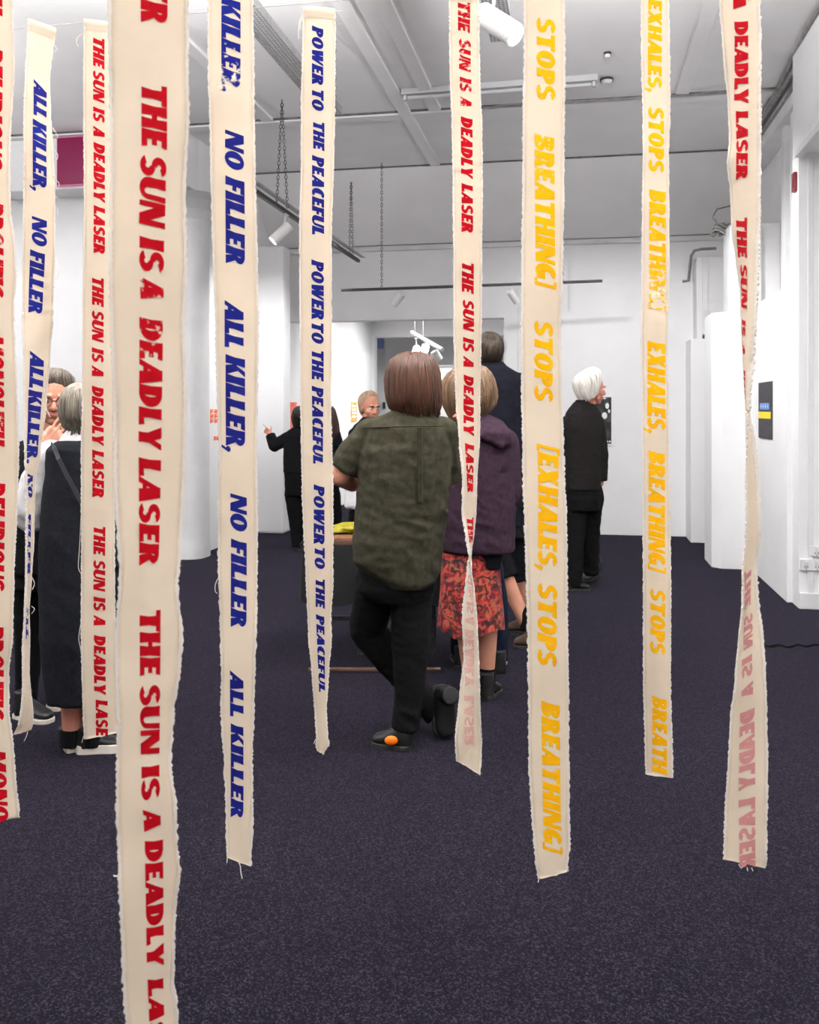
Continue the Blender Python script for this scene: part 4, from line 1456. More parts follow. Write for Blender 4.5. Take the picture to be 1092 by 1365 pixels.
nt.links.new(n2.outputs[0], r2.inputs[0])
mx = nt.nodes.new('ShaderNodeMix'); mx.data_type = 'RGBA'; mx.blend_type = 'MULTIPLY'; mx.inputs[0].default_value = .9
nt.links.new(r.outputs[0], mx.inputs[6]); nt.links.new(r2.outputs[0], mx.inputs[7])
nt.links.new(mx.outputs[2], b.inputs['Base Color'])
b.inputs['Roughness'].default_value = .85
M['floral'] = m


def face_dir(yaw):
    """0 = back to the viewer, 90 = facing the picture's right, 180 = facing the viewer"""
    return FWD * math.cos(R(yaw)) + RIGHT * math.sin(R(yaw))


def px_rings(D, rings, k=1.0, kd=1.0):
    out = []
    for r in rings:
        py, L, Rr, hd = r[:4]
        off = r[4] if len(r) > 4 else 0
        c = P((L + Rr) / 2, py, D + off)
        out.append((c, RIGHT * ((Rr - L) / 2 * (D + off) / F * k), FWD * (hd * kd)))
    return out


def pts_px(D, ch):
    return [(P(c[0], c[1], D + (c[2] if len(c) > 2 else 0)), (c[3] if len(c) > 3 else .05)) for c in ch]


def limb(mb, pr, k=1.0, ends=True):
    for i in range(len(pr) - 1):
        mb.cyl(pr[i][0], pr[i + 1][0], pr[i][1] * k, pr[i + 1][1] * k, 18)
    for i, (p, r) in enumerate(pr):
        if ends is True or 0 < i < len(pr) - 1 or (ends == 'start' and i == 0):
            mb.sph(p, r * k)


def head(mb, c, f, s=1.0, pitch=0.0, roll=0.0):
    """skull, jaw, nose, ears, brow, lips; returns the axes"""
    l = f.cross(UP).normalized()
    rot = Matrix.Rotation(pitch, 3, l)
    f = rot @ f
    u = rot @ UP
    rr = Matrix.Rotation(roll, 3, f)
    l, u = rr @ l, rr @ u
    A = lambda a, b, c2: c + (f * a + l * b + u * c2) * s
    E = lambda p, a, b, d: mb.ell(p, l * a * s, f * b * s, u * d * s)
    E(A(-.010, 0, .022), .074, .094, .096)
    E(A(.024, 0, -.040), .058, .068, .078)
    mb.sph(A(.062, 0, -.098), .021 * s)
    mb.cyl(A(.088, 0, .008), A(.108, 0, -.030), .009 * s, .014 * s)
    mb.sph(A(.107, 0, -.032), .0135 * s)
    for k in (-1, 1):
        mb.sph(A(.097, k * .012, -.036), .0085 * s)
        mb.cyl(A(.076, k * .046, .020), A(.085, k * .014, .024), .011 * s, .011 * s)
        mb.sph(A(.052, k * .042, -.028), .027 * s)
        E(A(-.012, k * .076, -.008), .010, .020, .032)
        mb.sph(A(-.004, k * .079, -.030), .010 * s)
        mb.sph(A(.030, k * .045, -.072), .024 * s)
    mb.cyl(A(.084, -.020, -.062), A(.084, .020, -.062), .008 * s, .008 * s)
    mb.cyl(A(.082, -.016, -.072), A(.082, .016, -.072), .009 * s, .009 * s)
    mb.cyl(A(-.012, 0, -.05), A(-.03, 0, -.16), .052 * s, .056 * s)
    return A, f, l, u


def face_parts(A, f, l, u, s, root, smile=False):
    for k in (-1, 1):
        mb = MB()
        mb.ell(A(.074, k * .031, .000), l * .015 * s, f * .012 * s, u * .0105 * s, 14, 10)
        e = mb.build('eye', M['eyewhite'], root, smooth=True)
        mb = MB()
        mb.ell(A(.0835, k * .031, .0005), l * .0062 * s, f * .0036 * s, u * .0062 * s, 12, 8)
        mb.build('iris', M['iris'], e, smooth=True)
        mb = MB()
        mb.tube([A(.083, k * .050, .020), A(.094, k * .034, .027), A(.097, k * .014, .022)], .004 * s, 6)
        mb.build('eyebrow', M['hair_greybrown'], root)
    mb = MB()
    dz = .006 if smile else 0
    mb.tube([A(.076, -.026, -.064 + dz), A(.090, -.012, -.0655), A(.0935, 0, -.0665), A(.090, .012, -.0655), A(.076, .026, -.064 + dz)], .0042 * s, 6)
    mb.build('lips', M['lip'], root, smooth=True)


def hand(mb, w, d, n, t, s=1.0, curl=(20, 30, 25), spread=.10, point=None, tn=.25):
    """palm, four bent fingers of unequal length, thumb from the side of the palm. d along, n palm side, t thumb side"""
    d = d.normalized()
    t = (t - d * t.dot(d)).normalized()
    n = (n - d * n.dot(d) - t * n.dot(t)).normalized()
    B = lambda a, b, c: w + (d * a + t * b + n * c) * s
    for k in range(4):
        o = .032 - .0210 * k
        mb.cyl(B(-.01, o * .55, 0), B(.082 - .004 * abs(k - 1), o, 0), .0150 * s, .0115 * s, 10)
        mb.sph(B(.082 - .004 * abs(k - 1), o, 0), .0112 * s, 10, 7)
        ln = (.072, .080, .074, .058)[k] * s
        dd = (d + t * spread * (1.2 - .8 * k)).normalized()
        p = B(.084 - .004 * abs(k - 1), o, 0)
        ang = 0
        r = .0084 * s
        cv = (4, 4, 3) if point == k else curl
        for j, fr in enumerate((.46, .30, .24)):
            ang += R(cv[j] + 3 * k)
            q = p + (dd * math.cos(ang) + n * math.sin(ang)) * ln * fr
            mb.cyl(p, q, r, r * .9, 10)
            mb.sph(q, r * .9, 10, 7)
            p, r = q, r * .9
    p = B(.018, .030, .004)
    mb.sph(B(.022, .020, .004), .018 * s, 10, 7)
    for a, ln, r in ((.80, .042, .0125), (.35, .032, .0105), (.15, .026, .0092)):
        q = p + (d * (1 - a * .6) + t * a + n * tn).normalized() * ln * s
        mb.cyl(p, q, r * s, r * .9 * s, 10)
        mb.sph(q, r * .9 * s, 10, 7)
        p = q


def person(label, D, hd, hyaw, torso, arms, legs, skin, s=1.0, pitch=0.0, roll=0.0, face=True, smile=False, voxel=.007, hands=(), neckto=None, base=None, feet=True):
    """one continuous body; hd = head centre (px, py, off)"""
    b0 = base or (legs[0][-1][0], legs[0][-1][1])
    pb = P(b0[0], b0[1], D)
    root = thing('person', label, 'person', Vector((pb.x, pb.y, 0)))
    mb = MB()
    c = P(hd[0], hd[1], D + (hd[2] if len(hd) > 2 else 0))
    f0 = face_dir(hyaw)
    A, f, l, u = head(mb, c, f0, s, pitch, roll)
    rr = px_rings(D, torso[1:], .78, .80)
    mb.loft(rr, 28, 2.3)
    top = rr[0][0]
    mb.cyl(A(-.02, 0, -.10), (P(*neckto) if neckto else top - UP * .03), .055 * s, .065 * s)
    for ch in arms:
        limb(mb, pts_px(D, ch), .80)
    for ch in legs:
        pr = pts_px(D, ch)
        limb(mb, pr, .80)
        if feet:
            p = pr[-1][0]
    for h in hands:
        hand(mb, *h)
    remesh(mb, 'body', skin, root, voxel, 3)
    if face:
        face_parts(A, f, l, u, s, root, smile)
    return root, A, f, l, u


def garment(root, name, mat, D, lofts=(), limbs=(), voxel=.009, smooth=3, wrinkle=(.004, 9, 14, 1), extra=None, ends='start'):
    mb = MB()
    for rings in lofts:
        mb.loft(px_rings(D, rings), 36, 2.3)
    for ch in limbs:
        limb(mb, pts_px(D, ch), 1, ends)
    if extra:
        extra(mb)
    return remesh(mb, name, mat, root, voxel, smooth, wrinkle)


def shoe(root, heel, toe, mat, wid=.088, hgt=.075, sole=None, lift=0.0, name='shoe', sole_h=.022, ankle=True):
    """heel and toe: points on the ground (world)"""
    heel, toe = Vector(heel), Vector(toe)
    d = toe - heel
    L = d.length
    d.normalize()
    s = d.cross(UP).normalized()
    n = s.cross(d).normalized()
    mb = MB()
    z = n * sole_h * .6

    def ringc(t, w, h):
        return (heel + d * (L * t) + z + n * (h / 2), s * (wid / 2 * w), n * (h / 2))
    mb.loft([ringc(.01, .55, hgt * .9), ringc(.06, .78, hgt * 1.0), ringc(.2, .86, hgt * 1.05), ringc(.36, .86, hgt * 1.0), ringc(.52, .92, hgt * .8), ringc(.68, 1.0, hgt * .62), ringc(.84, .95, hgt * .5), ringc(.94, .72, hgt * .42), ringc(.99, .42, hgt * .32)], 22, 2.2)
    if ankle:
        mb.cyl(heel + d * L * .2 + z, heel + d * L * .2 + n * (hgt + .045), .042, .040)
    sh = remesh(mb, name, mat, root, .006, 3)
    mb = MB()
    prof = [(0, .45), (.05, .75), (.2, .88), (.4, .84), (.55, .94), (.7, 1.04), (.85, .98), (.95, .72), (1.0, .40)]
    out = [(heel + d * L * (t * 1.02 - .01)) for t, w in prof]
    vs = []
    for zz in (0, sole_h):
        vs += [p + s * (w * wid / 2 * 1.03) + n * zz for p, (t, w) in zip(out, prof)] + [p - s * (w * wid / 2 * 1.03) + n * zz for p, (t, w) in reversed(list(zip(out, prof)))]
    k = len(vs) // 2
    mb.add(vs, [tuple(range(k - 1, -1, -1)), tuple(range(k, 2 * k))] + [(i, (i + 1) % k, k + (i + 1) % k, k + i) for i in range(k)])
    mb.build('sole', sole or M['darkrubber'], sh, bevel=.004)
    return sh


def hair(root, mat, rings, ntuft=140, tuft_r=.007, gap=None, seed=0, drop=.012, name='hair', voxel=.008, start=1, jit=.006):
    """rings: list of (centre, axis a, axis b) from the crown down; tufts run over them. gap: (direction, half angle) left free for the face"""
    random.seed(seed)
    mb = MB()
    base = rings if gap is None else rings
    mb.loft(base, 30, 2.1)
    n = len(rings)

    def ev(th, t):
        i = min(int(t), n - 2)
        u = t - i
        c = rings[i][0].lerp(rings[i + 1][0], u)
        a = rings[i][1].lerp(rings[i + 1][1], u)
        b = rings[i][2].lerp(rings[i + 1][2], u)
        return c + a * math.cos(th) + b * math.sin(th), (a * math.cos(th) + b * math.sin(th)).normalized()
    o = remesh(mb, name, mat, root, voxel, 2, (.003, 22, 3, seed))
    mb = MB()
    for k in range(ntuft):
        th = 2 * math.pi * (k + random.random()) / ntuft
        nd = ev(th, n - 1.01)[1]
        if gap and nd.dot(gap[0]) > math.cos(R(gap[1])):
            continue
        t0 = random.uniform(0.05, .9 * start)
        t1 = n - 1 - random.uniform(0, .35)
        pts = []
        wv = random.uniform(-.10, .10)
        lift = random.uniform(.0, 1.0)
        m_ = 9
        for i in range(m_):
            t = t0 + (t1 - t0) * i / (m_ - 1)
            p, nn = ev(th + wv * math.sin(i * .5), t)
            pts.append(p + nn * (.002 + jit * lift * (.3 + .7 * i / (m_ - 1))) + Vector((random.uniform(-1, 1), random.uniform(-1, 1), random.uniform(-1, 1))) * .0015)
        nn = ev(th, n - 1.05)[1]
        pts.append(pts[-1] - UP * drop * random.uniform(.3, 1.3) + nn * random.uniform(-.006, .006))
        mb.tube(pts, tuft_r * random.uniform(.7, 1.15), 5, .0012)
    mb.build('hair_strands', mat, o, smooth=True)
    return o


def cap_rings(A, lst, tilt=32):
    """rings in head axes: (forward, up, half width, half depth)"""
    c0 = A(0, 0, 0)
    f, l = (A(1, 0, 0) - c0).normalized(), (A(0, 1, 0) - c0).normalized()
    s = (A(1, 0, 0) - c0).length
    u = (A(0, 0, 1) - c0).normalized()
    b2 = f * math.cos(R(tilt)) + u * math.sin(R(tilt))
    w2 = u * math.cos(R(tilt)) - f * math.sin(R(tilt))
    return [(c0 + (w2 * up + b2 * fo + u * .012 + f * -.008) * s, l * w * s, b2 * d * s) for fo, up, w, d in lst]


CAP_SHORT = [(0, .122, .02, .03), (0, .113, .052, .062), (-.002, .092, .072, .086), (-.006, .064, .082, .096), (-.012, .036, .084, .094), (-.024, .008, .083, .082), (-.038, -.022, .078, .066), (-.048, -.05, .066, .046)]

# ===== green shirt, back to the viewer, arms folded, ankles crossed
D = 3.93
arms = [[(492, 578, 0, .068), (453, 634, .03, .060), (470, 644, .16, .050), (505, 638, .26, .034)], [(590, 578, 0, .066), (596, 640, .06, .052), (570, 646, .24, .04), (530, 640, .28, .033)]]
legs = [[(555, 742, 0, .105), (547, 845, -.01, .078), (541, 962, -.02, .052)], [(506, 742, .02, .105), (484, 842, .16, .075), (545, 912, .16, .06), (582, 950, .13, .05)]]
torso = [(552, 535, 572, .06, .0), (560, 510, 586, .09), (575, 487, 597, .115), (610, 484, 597, .125), (660, 484, 592, .12), (710, 482, 588, .125), (760, 482, 585, .13), (785, 500, 575, .12)]
hL = P(505, 638, D + .26)
hR = P(530, 640, D + .28)
p1, A, f, l, u = person('person in a loose olive green shirt seen from behind, arms folded and ankles crossed', D, (551, 512), 8, torso, arms, legs, M['skin'], 1.0, roll=R(2), face=True,
                        hands=((hL, RIGHT, -FWD, UP, .95, (25, 30, 20)), (hR, -RIGHT, -FWD, UP, .95, (25, 30, 20))), base=(541, 990))
olive = [(545, 533, 573, .055), (552, 515, 580, .085), (562, 496, 590, .105), (575, 484, 600, .125), (600, 479, 602, .14), (640, 478, 601, .148), (690, 474, 596, .150), (725, 470, 590, .155), (746, 470, 588, .155), (760, 484, 587, .15), (772, 500, 582, .145), (779, 512, 574, .135)]
garment(p1, 'shirt', M['olive'], D, [olive], [[(497, 577, 0, .072), (474, 605, .02, .075), (461, 626, .03, .072)], [(590, 577, 0, .070), (597, 640, .08, .064)]], .007, 3, (.0075, 7, 12, 3))
mb = MB()
mb.loft([(P(553, 541, D), RIGHT * .060, FWD * .062), (P(553, 547, D), RIGHT * .074, FWD * .074), (P(553, 553, D - .005), RIGHT * .092, FWD * .085), (P(553, 558, D - .008), RIGHT * .100, FWD * .09)], 30, 2.1)
remesh(mb, 'collar', M['olive'], p1, .006, 2)
mb = MB()
mb.tube([P(484, 570, D - .07), P(520, 569, D - .124), P(556, 568, D - .132), P(590, 568, D - .09)], .0035, 6)
mb.build('yoke_seam', M['olive'], p1)
mb = MB()
mb.obox(P(560, 620, D - .153), RIGHT * .012, FWD * .006, UP * .16)
mb.build('back_pleat', M['olive'], p1, bevel=.005)
garment(p1, 'trousers', M['blackpants'], D, [[(725, 484, 584, .12), (750, 480, 584, .13), (785, 478, 580, .12), (800, 490, 574, .10)]],
        [[(549, 770, 0, .095), (547, 850, -.01, .082), (546, 915, -.015, .066), (541, 972, -.02, .060)], [(505, 770, .02, .098), (489, 838, .15, .082), (520, 880, .165, .068), (582, 953, .13, .056)]], .008, 3, (.005, 10, 16, 5))
toe = FP(498, 992)
heel = FP(548, 999)
sh = shoe(p1, heel, toe, M['leather'], .10, .085)
mb = MB()
q = P(522, 987, (heel.lerp(toe, .5)).dot(FWD) - .05)
mb.ell(q, RIGHT * .030, FWD * .012, UP * .020, 16, 10)  # orange ellipsoid on the near side of the shoe
bd = mb.build('badge', M['orange_badge'], sh, smooth=True)
bd['label'] = 'glowing orange patch on the shoe side'
hq = FP(590, 986) + UP * .16 + FWD * .03 - RIGHT * .03
shoe(p1, FP(585, 980) + UP * .22 + FWD * .02, FP(592, 984) + UP * .004, M['leather'], .10, .085)
rg = px_rings(D, [(470, 545, 557, .02), (473, 533, 570, .06), (481, 522, 580, .095), (495, 515.5, 585, .118), (512, 514, 587, .125), (530, 516, 588, .122), (543, 520, 587, .108), (551, 528, 584, .09)])
hair(p1, M['hair_brown'], rg, 210, .0065, None, 11, .020, jit=.005)

# ===== plum hoodie and floral skirt
D = 4.6
torso = [(556, 620, 650, .06), (575, 602, 678, .10), (620, 598, 682, .12), (680, 598, 680, .12), (740, 596, 670, .13)]
arms = [[(606, 590, 0, .06), (598, 650, .06, .05), (622, 668, .17, .04)], [(674, 590, 0, .06), (678, 665, .03, .05), (655, 690, .17, .04)]]
legs = [[(648, 760, 0, .09), (650, 840, 0, .066), (649, 905, 0, .047)], [(612, 760, 0, .09), (622, 840, .02, .066), (628, 910, .03, .047)]]
p2, A, f, l, u = person('person in a plum hooded top and red floral skirt with bare calves', D, (626, 523, 0), 20, torso, arms, legs, M['leg_skin'], 1.0, pitch=R(-14), roll=R(6), base=(640, 925),
                        hands=((P(622, 668, D + .17), RIGHT, -FWD, UP, .85), (P(655, 690, D + .17), -RIGHT, -FWD, UP, .85)))
garment(p2, 'top', M['black'], D, [[(700, 597, 676, .125), (757, 600, 667, .125)]], [], .008, 2, (.003, 9, 12, 4))
garment(p2, 'hooded_top', M['purple'], D, [[(560, 625, 655, .06), (570, 606, 674, .105), (584, 598, 684, .13), (620, 595, 686, .14), (660, 591, 687, .145), (700, 589, 687, .15), (734, 589, 686, .155)]],
        [[(606, 588, 0, .068), (599, 655, .04, .062), (618, 668, .13, .055)], [(673, 588, 0, .068), (681, 660, .0, .062), (668, 690, .11, .055)]], .008, 3, (.006, 8, 12, 8))
mb = MB()
mb.loft([(P(640, 553, D), RIGHT * .05, FWD * .06), (P(645, 562, D - .02), RIGHT * .095, FWD * .09), (P(652, 576, D - .055), RIGHT * .115, FWD * .10), (P(660, 590, D - .075), RIGHT * .085, FWD * .075), (P(666, 597, D - .085), RIGHT * .04, FWD * .04)], 28, 2.1)
mb.tube([P(618, 566, D - .06), P(640, 580, D - .14), P(668, 594, D - .14), P(680, 580, D - .06)], .018, 10)
remesh(mb, 'hood', M['purple'], p2, .008, 3, (.006, 9, 9, 2))


def skirt_x(mb):
    vs, fs, n = [], [], 60
    rows = [(735, 590, 667, .13), (760, 588, 667, .14), (790, 587, 669, .15), (815, 585, 671, .16), (838, 584, 672, .165)]
    for j, (py, L, Rr, hd) in enumerate(rows):
        for k in range(n):
            t = 2 * math.pi * k / n
            wv = 1 + .035 * (j / 4) * math.sin(9 * t + .6) + .02 * (j / 4) * math.sin(5 * t)
            c = P((L + Rr) / 2, py + (4 * math.sin(3 * t + 1) - 2 * math.cos(t)) * (j == 4), D)
            vs.append(c + RIGHT * ((Rr - L) / 2 * D / F * math.cos(t) * wv) + FWD * hd * math.sin(t) * wv)
    m_ = len(rows)
    for j in range(m_ - 1):
        for k in range(n):
            fs.append((j * n + k, j * n + (k + 1) % n, (j + 1) * n + (k + 1) % n, (j + 1) * n + k))
    mb.add(vs, fs)


mb = MB()
skirt_x(mb)
mb.build('skirt', M['floral'], p2, smooth=True)
for hx, an in (((649, 905), 0), ((628, 910), .03)):
    garment(p2, 'sock', M['sock'], D, [], [[(hx[0], hx[1] - 10, an, .046), (hx[0], hx[1] + 18, an, .048)]], .006, 2, None)
shoe(p2, FP(645, 934), FP(662, 921), M['leather'], .09, .09)
shoe(p2, FP(622, 936), FP(632, 921), M['leather'], .09, .09)
rg = px_rings(D, [(487, 620, 636, .03), (490, 609, 646, .07), (498, 598, 654, .10), (510, 590, 659, .12), (524, 588.5, 662, .125), (538, 591, 660, .118), (550, 597, 650, .10), (560, 602, 640, .075)])
hair(p2, M['hair_blond'], rg, 190, .0065, (f, 38), 21, .03, jit=.010)

# ===== tall, navy jacket and shorts
D = 5.72
torso = [(492, 640, 668, .07), (505, 622, 696, .12), (560, 618, 702, .14), (640, 620, 702, .14), (700, 622, 700, .14)]
arms = [[(628, 515, 0, .065), (618, 600, .1, .055), (640, 620, .3, .042)], [(694, 515, 0, .065), (704, 600, .05, .055), (690, 625, .28, .042)]]
legs = [[(684, 700, 0, .10), (688, 765, .05, .068), (699, 822, .16, .046)], [(650, 700, 0, .10), (672, 765, -.05, .068), (704, 838, -.08, .046)]]
p3, A, f, l, u = person('tall person with cropped dark hair in a navy jacket and dark shorts, back turned', D, (652, 472), -6, torso, arms, legs, M['leg_skin'], 1.02, base=(700, 845),
                        hands=((P(640, 620, D + .3), FWD, -UP, RIGHT, .95), (P(690, 625, D + .28), FWD, -UP, -RIGHT, .95)))
garment(p3, 'jacket', M['navy'], D, [[(481, 640, 668, .075), (489, 632, 676, .09), (497, 622, 690, .12), (508, 616, 699, .145), (540, 612, 704, .16), (600, 612, 706, .165), (660, 614, 705, .165), (700, 616, 703, .165)]],
        [[(629, 513, 0, .075), (617, 600, .07, .066), (634, 618, .24, .056)], [(692, 513, 0, .075), (706, 600, .03, .066), (695, 622, .22, .056)]], .009, 3, (.006, 7, 10, 12))
garment(p3, 'shorts', M['black'], D, [[(690, 622, 704, .15), (715, 624, 706, .15)]], [[(683, 705, 0, .105), (689, 771, .05, .085)], [(650, 705, 0, .105), (672, 771, -.05, .085)]], .009, 3, (.005, 9, 12, 14))
for a in ((699, 806, .16), (704, 822, -.08)):
    garment(p3, 'sock', M['sock'], D, [], [[(a[0] - 1, a[1] - 4, a[2], .050), (a[0], a[1] + 18, a[2], .050)]], .007, 2, None)
shoe(p3, FP(708, 846), FP(674, 842), M['brownleather'], .10, .10)
shoe(p3, FP(716, 866), FP(686, 862), M['brownleather'], .10, .10)
hair(p3, M['hair_dark'], cap_rings(A, [(0, .118, .02, .03), (0, .109, .05, .06), (-.002, .088, .069, .084), (-.006, .060, .078, .092), (-.012, .034, .080, .090), (-.022, .010, .078, .078), (-.034, -.016, .073, .062), (-.044, -.04, .060, .042)]), 170, .0055, None, 31, .003, jit=.002)

# ===== someone in jeans behind the plum hoodie
D = 5.06
torso = [(555, 618, 642, .06), (575, 606, 656, .10), (640, 606, 656, .12), (720, 606, 658, .12)]
arms = [[(610, 590, 0, .055), (606, 650, .0, .048), (608, 700, .02, .036)], [(652, 590, 0, .055), (656, 650, .0, .048), (656, 700, .02, .036)]]
legs = [[(646, 730, 0, .085), (660, 810, 0, .066), (664, 878, 0, .046)], [(620, 730, 0, .085), (616, 810, .1, .066), (614, 872, .1, .046)]]
p10, A, f, l, u = person('person in dark blue jeans almost hidden behind the floral skirt, one leg showing', D, (628, 527), 0, torso, arms, legs, M['skin'], .9, base=(655, 894),
                         hands=((P(608, 702, D + .02), -UP, RIGHT, FWD, .85), (P(656, 702, D + .02), -UP, -RIGHT, FWD, .85)))
garment(p10, 'jumper', M['black'], D, [[(557, 618, 642, .065), (566, 606, 655, .10), (590, 603, 660, .11), (720, 603, 660, .115)]], [[(610, 590, 0, .06), (605, 655, .0, .055), (608, 698, .02, .045)], [(652, 590, 0, .06), (657, 655, .0, .055), (656, 698, .02, .045)]], .01, 3)
garment(p10, 'jeans', M['denim'], D, [[(705, 606, 660, .125), (740, 605, 662, .125)]], [[(646, 735, 0, .09), (660, 810, 0, .075), (664, 883, 0, .055)], [(620, 735, 0, .09), (616, 810, .1, .075), (614, 872, .1, .055)]], .009, 3)
garment(p10, 'turned_hem', M['white_cotton'], D, [], [[(664, 879.5, 0, .0555), (664, 881.5, 0, .0555)]], .004, 1, None)
shoe(p10, FP(668, 899), FP(655, 890), M['leather'], .09, .085)
shoe(p10, FP(616, 893), FP(610, 880), M['leather'], .09, .085)
hair(p10, M['hair_dark'], cap_rings(A, CAP_SHORT), 90, .0055, None, 33, .01)

# ===== white-haired, turning away
D = 7.28
torso = [(546, 768, 790, .07), (556, 757, 800, .11), (600, 755, 800, .13), (640, 756, 800, .13), (665, 756, 798, .13)]
arms = [[(797, 565, -.03, .06), (801, 606, .02, .05), (800, 645, .03, .036)], [(758, 565, .0, .06), (754, 606, .05, .05), (760, 640, .12, .036)]]
legs = [[(768, 665, 0, .09), (765, 722, .0, .066), (764, 776, 0, .048)], [(786, 665, .02, .09), (788, 712, .1, .066), (792, 762, .16, .048)]]
p4, A, f, l, u = person('white-haired person in a charcoal jumper and black trousers, hand in pocket, looking aside', D, (790, 518), 76, torso, arms, legs, M['skin_pale'], 1.02, pitch=R(-6), base=(772, 786), voxel=.0065,
                        hands=((P(800, 645, D + .03), -UP + RIGHT * -.1, -RIGHT, FWD, .95, (15, 20, 20)), (P(760, 640, D + .12), -UP, RIGHT, FWD, .95)))
garment(p4, 'jumper', M['charcoal'], D, [[(536, 766, 790, .06), (543, 760, 796, .09), (551, 754, 801, .12), (570, 752, 803, .145), (600, 752, 802, .15), (640, 753, 800, .15), (652, 754, 799, .15)]],
        [[(795, 563, -.02, .066), (801.5, 606, .0, .058), (802, 641, .02, .046)], [(759, 563, 0, .066), (755, 606, .03, .058), (760, 636, .1, .046)]], .008, 3, (.005, 8, 12, 22))
garment(p4, 'collar', M['charcoal'], D, [[(533, 768, 788, .062), (537, 766, 791, .07), (541, 763, 793, .085)]], [], .006, 2, None)
garment(p4, 'trousers', M['blackpants'], D, [[(648, 754, 800, .135), (665, 754, 801, .14), (680, 756, 799, .13)]], [[(767, 668, 0, .097), (766, 722, 0, .078), (765, 781, 0, .066)], [(787, 668, .02, .097), (787, 716, .08, .076), (788, 765, .15, .062)], [(792, 650, 0, .06), (797, 664, -.02, .055), (791, 690, .0, .05)]], .009, 3, (.006, 8, 12, 24))
shoe(p4, FP(757, 788), FP(786, 787), M['leather'], .10, .085)
shoe(p4, FP(800, 770) + UP * .085, FP(780, 778) + UP * .006, M['leather'], .10, .085)
hair(p4, M['hair_white'], cap_rings(A, [(.004, .134, .03, .035), (.002, .124, .062, .07), (-.002, .100, .084, .096), (-.010, .068, .094, .102), (-.020, .036, .096, .098), (-.036, .006, .094, .082), (-.050, -.026, .088, .064), (-.062, -.058, .074, .042)], 36), 150, .012, None, 41, .014, jit=.034)

# ===== pointing, black top
D = 9.4
torso = [(572, 392, 410, .07), (582, 382, 422, .10), (620, 380, 424, .12), (650, 382, 422, .12)]
arms = [[(383, 584, 0, .06), (364, 594, .06, .052), (360, 578, .12, .036)], [(419, 586, 0, .06), (424, 614, .05, .05), (416, 634, .2, .036)]]
legs = [[(392, 655, 0, .09), (394, 690, 0, .068), (397, 724, 0, .05)], [(412, 655, 0, .09), (411, 690, .03, .068), (410, 722, .05, .05)]]
hw = P(360, 578, D + .12)
p5, A, f, l, u = person('person in black with short dark hair raising an arm and pointing at the wall', D, (400, 560), -22, torso, arms, legs, M['skin'], .98, base=(400, 732), voxel=.006,
                        hands=((hw, UP * .7 - RIGHT * .9 + FWD * .2, -UP * .4 - RIGHT * .3 + FWD, UP + RIGHT * .3, .82, (70, 75, 50), .02, 0, .8), (P(416, 634, D + .2), FWD, -UP, -RIGHT, .9)))
garment(p5, 'top', M['black'], D, [[(569, 392, 410, .07), (574, 384, 417, .09), (581, 379, 424, .12), (610, 378, 426, .13), (630, 378, 425, .135)]], [[(384, 584, 0, .068), (366, 594, .05, .064), (360.5, 580, .11, .052)], [(418, 586, 0, .066), (425, 612, .05, .06), (417, 632, .17, .05)]], .008, 3)
garment(p5, 'trousers', M['blackpants'], D, [[(625, 379, 425, .13), (660, 380, 424, .135)]], [[(392, 658, 0, .10), (395, 690, 0, .082), (398, 728, 0, .068)], [(412, 658, 0, .10), (411, 690, .03, .082), (410, 726, .05, .068)]], .009, 3)
shoe(p5, FP(404, 734), FP(392, 729), M['leather'], .09, .08)
shoe(p5, FP(413, 732), FP(408, 726), M['leather'], .09, .08)
hair(p5, M['hair_black'], cap_rings(A, [(0, .126, .02, .03), (0, .117, .055, .064), (-.002, .095, .077, .09), (-.006, .066, .088, .10), (-.012, .036, .091, .1), (-.024, .006, .089, .088), (-.04, -.028, .083, .07), (-.054, -.065, .07, .05)], 28), 150, .009, None, 51, .014, jit=.010)

# ===== long wavy hair, half hidden by the POWER banner
D = 10.4
torso = [(572, 426, 440, .07), (580, 415, 450, .10), (620, 414, 450, .12), (650, 416, 450, .12)]
arms = [[(418, 584, 0, .058), (414, 612, .05, .05), (420, 632, .2, .036)], [(447, 584, 0, .058), (452, 594, -.06, .05), (444, 604, .16, .036)]]
legs = [[(425, 655, 0, .09), (425, 685, 0, .066), (425, 708, 0, .05)], [(442, 655, 0, .09), (446, 685, 0, .066), (447, 708, 0, .05)]]
p6, A, f, l, u = person('person in black with long wavy brown hair, mostly behind the POWER TO THE PEACEFUL banner', D, (434, 556), 10, torso, arms, legs, M['skin'], .98, base=(436, 712),
                        hands=((P(420, 632, D + .2), FWD, -UP, RIGHT, .9), (P(444, 604, D + .16), FWD, -UP, -RIGHT, .9)))
garment(p6, 'top', M['black'], D, [[(569, 426, 441, .07), (577, 415, 451, .11), (610, 413, 452, .13), (655, 414, 451, .135)]], [[(418, 584, 0, .064), (413, 612, .05, .058), (419, 630, .18, .048)], [(447, 580, 0, .066), (451, 594, -.05, .062), (445, 603, .12, .05)]], .009, 3)
garment(p6, 'trousers', M['blackpants'], D, [[(640, 414, 452, .13), (662, 415, 452, .13)]], [[(425, 658, 0, .095), (425, 685, 0, .078), (425, 710, 0, .066)], [(443, 658, 0, .095), (447, 685, 0, .078), (448, 710, 0, .066)]], .009, 3)
shoe(p6, FP(427, 716), FP(422, 711), M['leather'], .09, .08)
shoe(p6, FP(446, 716), FP(451, 711), M['leather'], .09, .08)
rg = px_rings(D, [(540, 430, 438, .03), (543, 425, 444, .08), (552, 422, 447, .11), (565, 421, 450, .12), (578, 421, 451, .115), (590, 424, 448, .10)])
hair(p6, M['hair_long'], rg, 130, .009, (f, 35), 61, .03, jit=.02)

